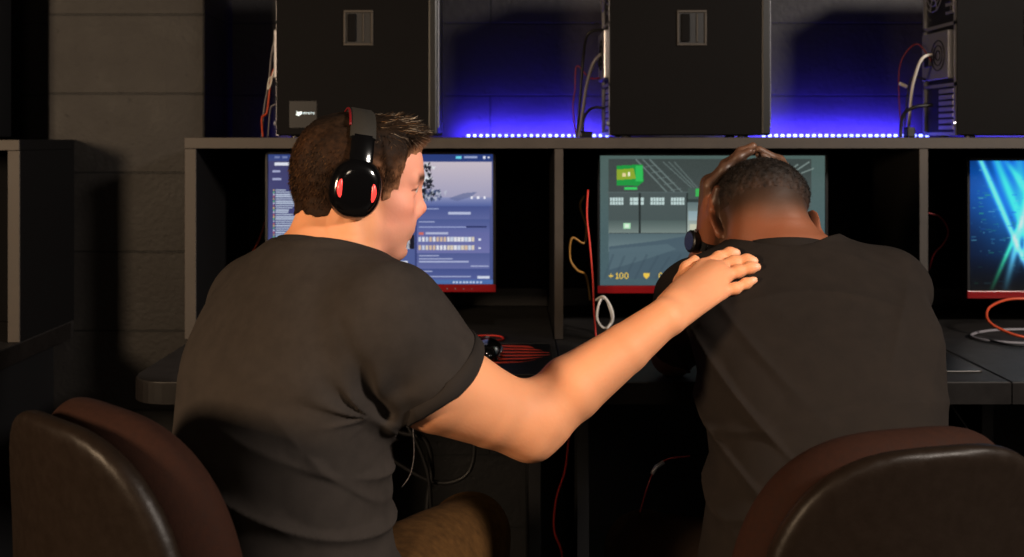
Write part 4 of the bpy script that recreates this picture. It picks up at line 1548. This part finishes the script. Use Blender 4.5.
for k in range(10): line(im2, .06 + k * .05, .76 + .01 * (k % 3), .02 + k * .045, .95, (72, 90, 102), .010, .35)
poly(im2, [(.36, .95), (.40, .78), (.47, .71), (.53, .69), (.60, .76), (.62, .95)], (58, 74, 86), .9)
poly(im2, [(.42, .86), (.47, .76), (.56, .72), (.57, .78), (.48, .88)], (92, 110, 122), .7)
poly(im2, [(.075, .08), (.19, .07), (.195, .20), (.17, .235), (.075, .23)], (38, 160, 76))
poly(im2, [(.075, .11), (.15, .10), (.16, .18), (.075, .19)], (150, 176, 60)); rect(im2, .10, .135, .115, .165, (236, 220, 170)); rect(im2, .125, .13, .135, .16, (250, 246, 220)); rect(im2, .16, .08, .19, .20, (60, 196, 100))
rect(im2, .11, .245, .165, .262, (70, 210, 110)); 
YEL = (238, 204, 90)
xx = glyph(im2, '+', .040, .905, .0065, YEL); xx += .008
for ch in '100': xx = glyph(im2, ch, xx, .900, .0078, YEL)
poly(im2, [(.192, .903), (.222, .903), (.219, .930), (.207, .948), (.195, .930)], YEL)
glyph(im2, '0', .262, .900, .0078, YEL)
monitor(.485, .8345, im2, 'monitor showing a grey warehouse game, behind the hunched man\'s head')

# --- blue light streaks (right monitor)
im3 = np.zeros((250, 440, 3))
yy, xx = np.mgrid[0:250, 0:440]; u, v = xx / 440., yy / 250.
def beam(x0, y0, x1, y1, wd, c, g):
    global im3
    dx, dy = x1 - x0, (y1 - y0) * .5625
    L = math.hypot(dx, dy)
    d = np.abs((u - x0) * dy - (v - y0) * .5625 * dx) / L
    t = ((u - x0) * dx + (v - y0) * .5625 * dy) / L / L
    im3 += (np.exp(-(d / wd) ** 2) * np.exp(-np.maximum(0, np.abs(t - .5) - .5) * 8) * g)[..., None] * np.array(c)
im3[:] = (6, 20, 46)
im3 += (np.exp(-((v - .18) / .35) ** 2))[..., None] * np.array([10, 62, 116])
im3 += (np.exp(-((u - .20) / .15) ** 2 - ((v - .4) / .4) ** 2))[..., None] * np.array([16, 60, 84])
for b in ((.05, .0, .30, 1.0, .012, (120, 190, 220), .9), (.12, .0, .34, .95, .02, (60, 140, 190), .8), (.30, .0, .16, .98, .015, (110, 190, 200), .8),
          (.22, .0, .27, .7, .03, (60, 130, 170), .6), (.38, .02, .24, .7, .012, (110, 190, 210), .6), (.10, .98, .22, .5, .010, (70, 210, 120), .8),
          (.18, .05, .55, .95, .014, (60, 130, 190), .7), (.5, .0, .4, 1, .02, (70, 150, 200), .7), (.75, .0, .6, 1, .03, (60, 130, 190), .6), (.62, .0, .9, 1, .02, (80, 160, 190), .6)):
    beam(*b)
for k in range(520):
    x, y = rg.random(), rg.beta(2, 2)
    c = [(70, 150, 200), (120, 200, 220), (60, 190, 140), (30, 90, 160)][rg.integers(4)]
    rect(im3, x, y, x + rg.uniform(.004, .03), y + rg.uniform(.003, .012), c, rg.uniform(.15, .55))
im3 *= (1 - .75 * np.clip((v - .72) / .28, 0, 1))[..., None]
im3 = np.clip(im3, 0, 235)
monitor(1.379, .822, im3, 'monitor at the right edge showing blue and green light streaks')

# LED strip ---------------------------------------------------------
ls = tag(empty('led_strip', (.8, 2.64, 1.2115)), 'blue LED strip glowing along the top of the shelf behind the towers', 'light strip')
MB().box(-.93, -.005, 0, .98, .005, .0015).build('tape', M_TAPE, ls)
first = None
for x0, x1 in ((-.115, .262), (.664, 1.105)):
    x = x0
    while x < x1:
        if first is None:
            first = MB().box(-.0042, -.004, .0015, .0042, .0035, .0085, .001, 1).build('led', M_BLUELED, ls)
            o = first
        else:
            o = first.copy(); COL.objects.link(o)
        o.location = (x - .8, 0, 0)
        x += .0166


# cables ------------------------------------------------------------
def pix(*rows):
    return [P(*r) for r in rows]


CG = 'cables hanging behind the towers on the shelf'
cable('cable', pix((604, 52, 2.40), (594, 62, 2.40), (587, 84, 2.43), (583, 110, 2.45), (580, 130, 2.46), (579, 136.8, 2.46)), .0042, M_GREY, 'thick grey cable curving out of the tower above the warehouse game', CG)
cable('cable', pix((604, 30, 2.42), (588, 34, 2.42), (583, 60, 2.46), (580, 100, 2.47), (577, 136.8, 2.48)), .0035, M_BLKCORD, 'black cable curving out of the tower above the warehouse game', CG)
cable('cable', pix((604, 77, 2.45), (590, 78, 2.48), (577, 66, 2.50), (575, 90, 2.50), (573, 108, 2.50), (576, 136.9, 2.50)), .0018, M_DKRED, 'thin dark red cable left of the tower above the warehouse game', CG)
cable('cable', pix((604, 108, 2.40), (592, 108, 2.42), (584, 118, 2.44), (583, 136.8, 2.44)), .003, M_BLKCORD, 'short black cable low beside the tower above the warehouse game', CG)
tag(MB().box(.165, 2.42, 1.2112, .195, 2.455, 1.226, .003, 2).build('power_plug', M_BLACK), 'black plug lying on the shelf by the grey cable', 'plug')
cable('cable', pix((932, 54, 2.40), (921, 60, 2.40), (913, 84, 2.43), (910, 110, 2.45), (908, 136.8, 2.46)), .0038, M_WHITE, 'pale cable curving out of the rightmost tower', CG)
cable('cable', pix((932, 105, 2.40), (915, 107, 2.40), (904, 114, 2.42), (901, 128, 2.43), (901, 136.8, 2.43)), .0042, M_BLKCORD, 'thick black cable low behind the rightmost tower', CG)
cable('cable', pix((932, 62, 2.44), (917, 44, 2.46), (901, 62, 2.48), (899, 95, 2.48), (902, 136.8, 2.48)), .0016, M_DKRED, 'thin red cable looping behind the rightmost tower', CG)
cable('cable', pix((926, 80, 2.46), (912, 78, 2.47), (907, 100, 2.48), (904, 136.8, 2.48)), .002, M_BLKCORD, 'thin black cable behind the rightmost tower', CG)
o = MB().box(-.011, -.004, -.004, .011, .004, .004, .002, 2).build('connector', M_WHITE)
o.location = P(903, 85, 2.475); o.rotation_euler = (0, R(25), 0)
tag(o, 'small white connector on the thin red cable behind the rightmost tower', 'connector')
tag(MB().box(.955, 2.415, 1.2112, .975, 2.44, 1.236, .003, 2).build('power_plug', M_BLACK), 'black plug standing on the shelf beside the rightmost tower', 'plug')
cable('cable', pix((277, 34, 2.38), (272, 52, 2.38), (269, 80, 2.40), (264, 110, 2.42), (262, 136.8, 2.42)), .0024, M_GREY, 'grey cable hanging left of the tower with the logo', CG)
cable('cable', pix((278, 65, 2.38), (273, 72, 2.38), (270, 88, 2.40), (267, 112, 2.40), (262, 118, 2.41), (263, 136.8, 2.42)), .0026, M_ORANGE, 'orange cable hanging left of the tower with the logo', CG)
cable('cable', pix((278, 66, 2.37), (273, 74, 2.37), (271, 84, 2.37), (268, 89, 2.37), (270, 78, 2.375), (277, 78, 2.38)), .0026, M_WHITE, 'short white cable loop left of the tower with the logo', CG)
cable('cable', pix((278, 104, 2.37), (272, 106, 2.37), (270, 112, 2.38), (268, 136.8, 2.40)), .002, M_GREY, 'thin pale cable low beside the tower with the logo', CG)

DG = 'cables in the monitor boxes and over the desks'
cable('cable', pix((588, 190, 2.30), (587, 215, 2.28), (590, 245, 2.26), (593, 280, 2.24), (594, 310, 2.22), (596, 343, 2.2), ) + [np.array([.170, 2.10, .753]), np.array([.150, 1.95, .753]), np.array([.142, 1.883, .752]), np.array([.140, 1.874, .72])] +
      pix((578, 400, 1.876), (569, 438, 1.89), (565, 470, 1.9), (556, 500, 1.9), (554, 530, 1.9), (562, 556, 1.92), (560, 600, 2.0)), .0022, M_RED, 'long thin red cable hanging by the divider and down over the desk edge', DG)
cable('cable', pix((584, 196, 2.5), (580, 206, 2.48), (586, 226, 2.46), (584, 243, 2.45), (572, 238, 2.44), (570, 258, 2.44), (577, 270, 2.44), (586, 276, 2.46), (590, 300, 2.5)), .0026, M_YELLOW, 'amber cable looped beside the warehouse game monitor', DG)
cable('cable', pix((596, 300, 2.36), (604, 297, 2.34), (612, 310, 2.33), (612, 322, 2.33), (604, 328, 2.33), (597, 318, 2.33), (600, 301, 2.34), (606, 300, 2.36), (612, 318, 2.34), (607, 329, 2.32)), .003, M_WHITE, 'pale coiled cable on the desk below the warehouse game monitor', DG)
cable('cable', pix((268, 200, 2.6), (266, 215, 2.55), (262, 232, 2.5), (254, 250, 2.45), (246, 262, 2.45)), .002, M_ORANGE, 'thin orange cable hanging left of the game library monitor', DG)
cable('cable', pix((928, 213, 2.5), (940, 217, 2.5), (948, 230, 2.5), (944, 243, 2.5), (934, 254, 2.5), (929, 270, 2.52)), .002, M_DKRED, 'thin dark red cable arching left of the light streak monitor', DG)
Zc = .7545
cable('cable', pix((1050, 301, 2.385), (1030, 299, 2.385), (1008, 299.5, 2.38), (990, 307, 2.35), (987, 318, 2.32)) + [np.array([1.115, 2.30, Zc + .02]), np.array([1.16, 2.27, Zc + .004]), np.array([1.24, 2.27, Zc]), np.array([1.34, 2.28, Zc])], .0034, M_ORANGE, 'looped orange cable under the light streak monitor', DG)
cable('cable', [np.array(q) for q in ((1.40, 2.36, Zc), (1.22, 2.38, Zc), (1.12, 2.36, Zc), (1.055, 2.30, Zc), (1.075, 2.24, Zc), (1.16, 2.215, Zc), (1.25, 2.21, Zc), (1.36, 2.22, Zc))], .0036, M_GREY, 'grey cable lying on the desk below the light streak monitor', DG)
cable('cable', [np.array(q) for q in ((1.36, 2.19, Zc), (1.2, 2.185, Zc), (1.1, 2.20, Zc), (1.07, 2.25, Zc + .002))], .003, M_BLKCORD, 'black cable lying on the desk below the light streak monitor', DG)
UG = 'cables hanging under the desks'
cable('cable', pix((412, 398.5, 1.95), (413, 425, 1.95), (414, 455, 1.95), (410, 475, 1.95), (402, 487, 1.95)), .0010, M_GREY, 'thin white earphone cord hanging below the desk by the headset man', UG)
cable('cable', pix((386, 420, 2.3), (400, 432, 2.3), (425, 440, 2.3), (432, 470, 2.3), (428, 500, 2.3), (424, 560, 2.3)), .006, M_BLKCORD, 'black cable hanging under the desk, leftmost of its bundle', UG)
cable('cable', pix((462, 400, 2.3), (474, 440, 2.3), (470, 470, 2.3), (452, 482, 2.3), (428, 480, 2.3), (396, 462, 2.3), (380, 450, 2.3)), .005, M_BLKCORD, 'black cable looping under the desk behind the outstretched arm', UG)
cable('cable', pix((392, 405, 2.3), (410, 430, 2.28), (424, 460, 2.28), (430, 490, 2.28), (432, 560, 2.3)), .004, M_BLKCORD, 'thin black cable hanging straight under the desk near the tan knee', UG)
cable('cable', pix((690, 456, 1.66), (668, 459, 1.66), (656, 468, 1.66), (648, 485, 1.65), (640, 512, 1.65)), .0014, M_DKRED, 'thin red cable hanging beside the hunched man\'s left thigh', UG)
o = MB().tube(pix((652, 474, 1.655), (656, 467, 1.66), (664, 462, 1.66)), .0035, 10).build('connector', M_SILVER, smooth=True)
tag(o, 'small metal jack on the red cable beside the hunched man\'s thigh', 'connector')
cable('cable', pix((948, 400, 1.98), (958, 415, 1.98), (968, 430, 1.99), (975, 450, 2.0), (978, 480, 2.0)), .0024, M_BLKCORD, 'thin dark cable hanging under the rightmost desk', UG)
o = MB().tube(pix((1017, 462, 2.3), (1020, 464, 2.3)), .004, 8).build('indicator_lamp', M_LEDG, smooth=True)
tag(o, 'tiny red indicator light under the rightmost desk', 'light')
o = MB().tube(pix((384, 486, 2.10), (386, 491, 2.10)), .004, 8).build('earbud', M_WHITE, smooth=True)
tag(o, 'white earbud dangling below the desk behind the headset man', 'earphone')
cable('cable', pix((386, 485, 2.10), (385, 470, 2.10), (387, 440, 2.10), (389, 380, 2.10)), .001, M_WHITE, 'very thin white cord holding the earbud below the desk', UG)

# mouse and mouse pads -----------------------------------------------
def pad(x0, y0, x1, y1, label, prints):
    cx, cy = (x0 + x1) / 2, (y0 + y1) / 2
    root = tag(empty('mouse_pad', (cx, cy, .7502)), label, 'mouse pad')
    r = .012; pts = []
    for px, py, a0 in ((x0 + r, y0 + r, 180), (x1 - r, y0 + r, 270), (x1 - r, y1 - r, 0), (x0 + r, y1 - r, 90)):
        for k in range(5):
            a = R(a0 + 90 * k / 4); pts.append((px + r * math.cos(a) - cx, py + r * math.sin(a) - cy))
    MB().prism(pts, 0, .003).build('pad', M_BLACK, root)
    MB().tube([(p[0], p[1], .0024) for p in pts], .0014, 6, closed=True).build('stitched_edge', M_LATCH, root)
    if prints:
        mb = MB()
        for k in range(6):                        # a fan of claw stripes narrowing to the right
            t0, t1 = k / 6, (k + .52) / 6
            ya, yb = -.105 + .205 * t0, -.105 + .205 * t1
            pts2 = [(-.09, ya), (.0, ya * .98 + .002), (.075 - .010 * abs(k - 2.5), ya * .86), (.125 - .016 * abs(k - 2.5), (ya + yb) * .33), (.07, yb * .88), (.0, yb * .99), (-.09, yb)]
            mb.prism([(p[0] + prints[0] - cx, p[1] + prints[1] - cy) for p in pts2], .0030, .0034)
        o = mb.build('claw_print', M_PRINT, root); o['label'] = 'red claw-mark print'
    return root


pad(-.40, 1.93, .085, 2.225, 'black mouse pad with red claw stripes, under the mouse', (-.036, 2.125))
pad(.42, 1.96, .925, 2.235, 'black mouse pad with pale stitched edge in front of the hunched man', None)
mo = tag(empty('computer_mouse', (-.052, 2.085, .7538)), 'black computer mouse on the pad with red claw stripes', 'mouse')
mf = Field()
mf.ell((0, 0, .008), (.031, .058, .028), None, .01)
mf.ell((0, .035, .006), (.030, .028, .020), None, .02)
mf.plane((0, 0, .001), (0, 0, -1), .003)
V, Q = mf.mesh(.0022)
link('shell', np_mesh('shell', V, Q), M_GLOSS, mo)
MB().cyl((-.004, .036, .0285), .008, .008, (1, 0, 0), 16).build('scroll_wheel', M_GREY, mo)
MB().tube(crom([(.0285, -.03, .016), (.0315, .0, .018), (.0275, .035, .016)], 6), .0022, 6).build('side_strip', M_SILVER, mo, smooth=True)
cable('cable', [np.array(q) for q in ((-.055, 2.146, .764), (-.07, 2.18, .7575), (-.045, 2.230, .7572), (-.02, 2.27, .7525), (-.03, 2.31, .7525), (-.075, 2.315, .7525), (-.13, 2.285, .7525), (-.21, 2.27, .7525))], .0022, M_RED, 'red mouse cable lying across the desk', DG)


# chairs ---------------------------------------------------------------
def chair(x, y, yaw, label, wx=.19, top=.885):
    root = tag(empty('office_chair', (x, y, 0), R(-yaw)), label, 'chair', 'office chairs under the two men')
    hz, zc = .25, top - .25

    def plate(yc, t, w_, h_, curve, rnd):
        def f(p):
            xx, yy, zz = p[:, 0], p[:, 1] - yc, p[:, 2] - zc
            wloc = w_ * (1.0 + .10 * np.clip(-zz / h_, -1, 1))
            rho = (np.abs(xx / wloc) ** 3.0 + np.abs(zz / h_) ** 3.0) ** (1 / 3.0)
            d0 = (rho - 1) * min(w_, h_) * .9
            yq = yy - curve * xx * xx * 6 + .10 * np.maximum(zz, -.1) ** 2 * 3
            return smax(d0, np.abs(yq) - t, rnd)
        F = Field()
        F.raw(f, (-w_ * 1.15, yc - .12, zc - h_), (w_ * 1.15, yc + .12, zc + h_), 0)
        return F
    for nm, F, m, h in (('back_shell', plate(-.262, .014, wx, hz, .16, .012), M_SHELL, .005), ('back_cushion', plate(-.205, .044, wx * 1.01, hz * 1.02, .16, .055), M_CUSH, .005)):
        V, Q = F.mesh(h, 2)
        link(nm, np_mesh(nm, V, Q), m, root)
    # seat, bar, post and star base
    def seatf(p):
        xx, yy, zz = p[:, 0], p[:, 1], p[:, 2] - .377
        rho = (np.abs(xx / .235) ** 3 + np.abs((yy - .02) / .225) ** 3) ** (1 / 3)
        return smax((rho - 1) * .2, np.abs(zz) - .036, .05)
    F = Field(); F.raw(seatf, (-.25, -.25, .33), (.25, .27, .44), 0)
    V, Q = F.mesh(.006, 1)
    link('seat', np_mesh('seat', V, Q), M_CUSH, root)
    MB().tube(crom([(0, .0, .36), (0, -.20, .355), (0, -.285, .42), (0, -.285, .60)], 6), .022, 10).build('back_bar', M_BLACK, root, smooth=True)
    MB().cyl((0, 0, .12), .026, .25, n=20).build('gas_post', M_BLACK, root, auto=40)
    for k in range(5):
        a = 2 * math.pi * k / 5 + .3
        c, s = math.cos(a), math.sin(a)
        MB().tube([(0, 0, .125), (c * .15, s * .15, .11), (c * .29, s * .29, .085)], [.028, .022, .016], 8).build('base_spoke', M_BLACK, root, smooth=True)
        MB().cyl((c * .29 - s * .016, s * .29 + c * .016, .030), .029, .032, (s, -c, 0), 18).build('caster', M_BLACK, root, auto=40)
    return root


chair(-.330, 1.325, 40, 'brown-cushioned office chair with grey shell under the man in the headset', .195, .900)
chair(.405, 1.375, -14, 'brown-cushioned office chair with dark shell behind the hunched man', .205, .870)

# headset ---------------------------------------------------------------
hs = tag(empty('headset', tuple(CA)), 'black gaming headset with red glowing ear cups on the left man\'s head', 'headphones')
MH = np.eye(4); MH[:3, :3] = HA; MH = Matrix(MH.tolist())
HSX = -.018                 # band sits this far ahead of the head centre
def hring(a, ry, rz, wd, th):
    c, s = math.cos(a), math.sin(a)
    o = np.array([HSX, c * ry, s * rz + .004])
    n = np.array([0, c / ry, s / rz]); n /= np.linalg.norm(n)
    out = []
    for (px, pn) in ((-1, -.6), (-.8, -1), (.8, -1), (1, -.6), (1, .5), (.75, 1), (-.75, 1), (-1, .5)):
        out.append(o + np.array([px * wd, 0, 0]) + n * pn * th)
    return out
def hmesh(mb, name, m, parent, **k):
    o = mb.build(name, m, parent, **k)
    o.data.transform(MH)
    return o
RY, RZ = .088, .0965
mb = MB(); mb.rings([hring(a, RY, RZ, .0185, .0065) for a in np.linspace(R(38), R(142), 33)])
hmesh(mb, 'headband', mat('headband_pad', srgb(46, 42, 36), rough=.75, bump=(300, .3, .001)), hs, auto=50)
mb = MB()
mb.tube([np.array([HSX - .0195, math.cos(a) * (RY + .004), math.sin(a) * (RZ + .004) + .004]) for a in np.linspace(R(50), R(130), 25)], .0018, 6)
hmesh(mb, 'band_piping', M_DKRED, hs, smooth=True)
M_CUPRED = mat('cup_glow', srgb(200, 40, 40), rough=.3, emit=(1.0, .10, .08, 1), estr=.9)
for q in (-1, 1):
    a0, a1 = (R(-10), R(40)) if q > 0 else (R(140), R(190))
    mb = MB(); mb.rings([hring(a, RY + .0015, RZ, .0165, .0060) for a in np.linspace(a0, a1, 18)])
    hmesh(mb, 'slider_arm', M_GLOSS, hs, auto=50)
    # ear cup: stacked rounded outlines, long axis down
    def cup_ring(y, k, dz=0):
        out = []
        for i in range(40):
            t = 2 * math.pi * i / 40
            cx, sz = math.cos(t), math.sin(t)
            ex = abs(cx) ** .80 * math.copysign(1, cx); ez = abs(sz) ** .86 * math.copysign(1, sz)
            wd = .0375 * (1.0 if sz > 0 else 1 - .10 * sz * sz) 
            out.append(np.array([HSX - .001 + ex * wd * k, q * y, -.008 + dz + ez * .0435 * k]))
        return out
    mb = MB(); mb.rings([cup_ring(.070, .86), cup_ring(.074, .98), cup_ring(.084, 1.0), cup_ring(.092, .97), cup_ring(.099, .88), cup_ring(.103, .74), cup_ring(.1045, .55)])
    cup = hmesh(mb, 'ear_cup', M_GLOSS, hs, smooth=True)
    mb = MB(); mb.rings([cup_ring(.058, .70), cup_ring(.060, .88), cup_ring(.066, .92), cup_ring(.071, .86)])
    hmesh(mb, 'ear_cushion', M_BLACK, cup, smooth=True)
    for s in (-1, 1):
        pts = []
        for k in range(9):
            t = -1 + k / 4
            pts.append(np.array([HSX - .001 + s * (.0240 - .0035 * t * t) - .0015 * t, q * (.1022 - .0020 * t * t), -.0085 + t * .0175]))
        mb = MB(); mb.tube(pts, [.0008, .0026, .0036, .0042, .0044, .0042, .0036, .0026, .0008], 8)
        hmesh(mb, 'glow_slit', M_CUPRED, cup, smooth=True)
# wristwatch -------------------------------------------------------------
fa = (wrBl - elBl); fa /= np.linalg.norm(fa)
wc = wrBl + fa * .009
wt = tag(empty('wristwatch', tuple(wc)), 'black wristwatch on the hunched man\'s left wrist', 'watch')
ux = np.cross(fa, [0, 1, 0]); ux /= np.linalg.norm(ux); vy = np.cross(fa, ux)
if ux[0] > 0: ux = -ux
def strap_ring(r0, r1, hw):
    rr = []
    for i in range(48):
        a = 2 * math.pi * i / 48
        e = ux * math.cos(a) + vy * math.sin(a) * .90
        rr.append([e * r0 - fa * hw, e * r1 - fa * hw * .9, e * r1 + fa * hw * .9, e * r0 + fa * hw])
    return rr
mb = MB(); rr = strap_ring(.0305, .0345, .010)
vv = [[mb.bm.verts.new(tuple(p)) for p in r_] for r_ in rr]
for a, b in zip(vv, vv[1:] + vv[:1]):
    for i in range(4): mb.bm.faces.new((a[i], a[(i + 1) % 4], b[(i + 1) % 4], b[i]))
mb.build('strap', M_BLACK, wt, auto=40)
mb = MB()
for i in range(0, 48, 3):
    e = ux * math.cos(2 * math.pi * (i + .5) / 48) + vy * math.sin(2 * math.pi * (i + .5) / 48) * .9
    mb.tube([e * .0342 - fa * .009, e * .0349, e * .0342 + fa * .009], .0014, 6)
mb.build('strap_links', M_GLOSS, wt, smooth=True)
wdir = (ux * .95 - np.array([0, 1, 0]) * .35); wdir -= fa * (wdir @ fa); wdir /= np.linalg.norm(wdir)
mb = MB(); mb.tube([wdir * .030, wdir * .033, wdir * .0415, wdir * .044], [.018, .0205, .0205, .0180], 28)
cs = mb.build('watch_case', M_BLACK, wt, auto=40)
MB().tube([wdir * .0440, wdir * .0444], [.0165, .0162], 28).build('watch_glass', M_GLOSS, cs)
MB().tube([wdir * .037 + fa * .020, wdir * .037 + fa * .0245], .0028, 10).build('crown', M_SILVER, cs)

# light of the LED strip on the wall: real lamps lying on the shelf beside it
for x, w_, e_ in ((.06, .42, .62), (.88, .46, .70), (1.5, .5, .3), (-.5, .25, .05)):
    d = bpy.data.lights.new('led_glow', 'AREA'); d.shape = 'RECTANGLE'; d.size = w_; d.size_y = .012
    d.energy = e_ * 8.5; d.color = (.075, .045, 1.0)
    o = bpy.data.objects.new('led_glow', d); COL.objects.link(o)
    o.location = (x, 2.722, 1.220)
    o.rotation_euler = Vector((0, 1.0, .10)).to_track_quat('-Z', 'Y').to_euler()
# ------------------------------------------------------------------ camera, light
cam_d = bpy.data.cameras.new('camera')
cam_d.sensor_width = 36.0
cam_d.lens = FPX / 1024 * 36.0
cam_d.shift_y = -(278.5 - HOR) / 1024
cam = bpy.data.objects.new('camera', cam_d)
COL.objects.link(cam)
cam.location = (0, 0, CAMZ)
cam.rotation_euler = (R(90), 0, 0)
cam_d.clip_start = 0.05
SC.camera = cam


def area(name, loc, target, size, power, color, size_y=None, spread=None):
    d = bpy.data.lights.new(name, 'AREA')
    d.size = size
    if size_y:
        d.shape = 'RECTANGLE'; d.size_y = size_y
    d.energy = power
    d.color = color
    if spread: d.spread = R(spread)
    o = bpy.data.objects.new(name, d)
    COL.objects.link(o)
    o.location = loc
    v = Vector(target) - Vector(loc)
    o.rotation_euler = v.to_track_quat('-Z', 'Y').to_euler()
    return o


area('key_light', (-2.3, -.45, 1.55), (0.0, 1.6, 0.95), 0.42, 84, (1.0, 0.75, 0.50))
area('side_light', (2.65, -.25, 2.5), (0.0, 1.6, 0.95), 0.4, 145, (1.0, 0.91, 0.82))
area('front_light', (0.25, -1.7, 2.1), (0.05, 1.8, 0.85), 0.4, 8, (1.0, 0.84, 0.66))
sd = bpy.data.lights.new('added_desk_spot', 'SPOT')  # unseen spot added to brighten the desk and the mouse pad print
sd.energy = 26; sd.color = (1.0, .86, .70); sd.spot_size = R(24); sd.spot_blend = .8; sd.shadow_soft_size = .06
so = bpy.data.objects.new('added_desk_spot', sd); COL.objects.link(so)
so.location = (.05, 1.35, 2.7)
so.rotation_euler = (Vector((.04, 2.16, .75)) - Vector(so.location)).to_track_quat('-Z', 'Y').to_euler()
w = bpy.data.worlds.new('room_world')
w.use_nodes = True
w.node_tree.nodes['Background'].inputs[0].default_value = (0.9, 0.8, 0.7, 1)
w.node_tree.nodes['Background'].inputs[1].default_value = 0.012
SC.world = w
SC.view_settings.view_transform = 'Standard'
SC.view_settings.look = 'None'
SC.view_settings.exposure = 0.12
SC.view_settings.gamma = 0.87
cam_d.dof.use_dof = True
cam_d.dof.focus_distance = 1.55
cam_d.dof.aperture_fstop = 4.8
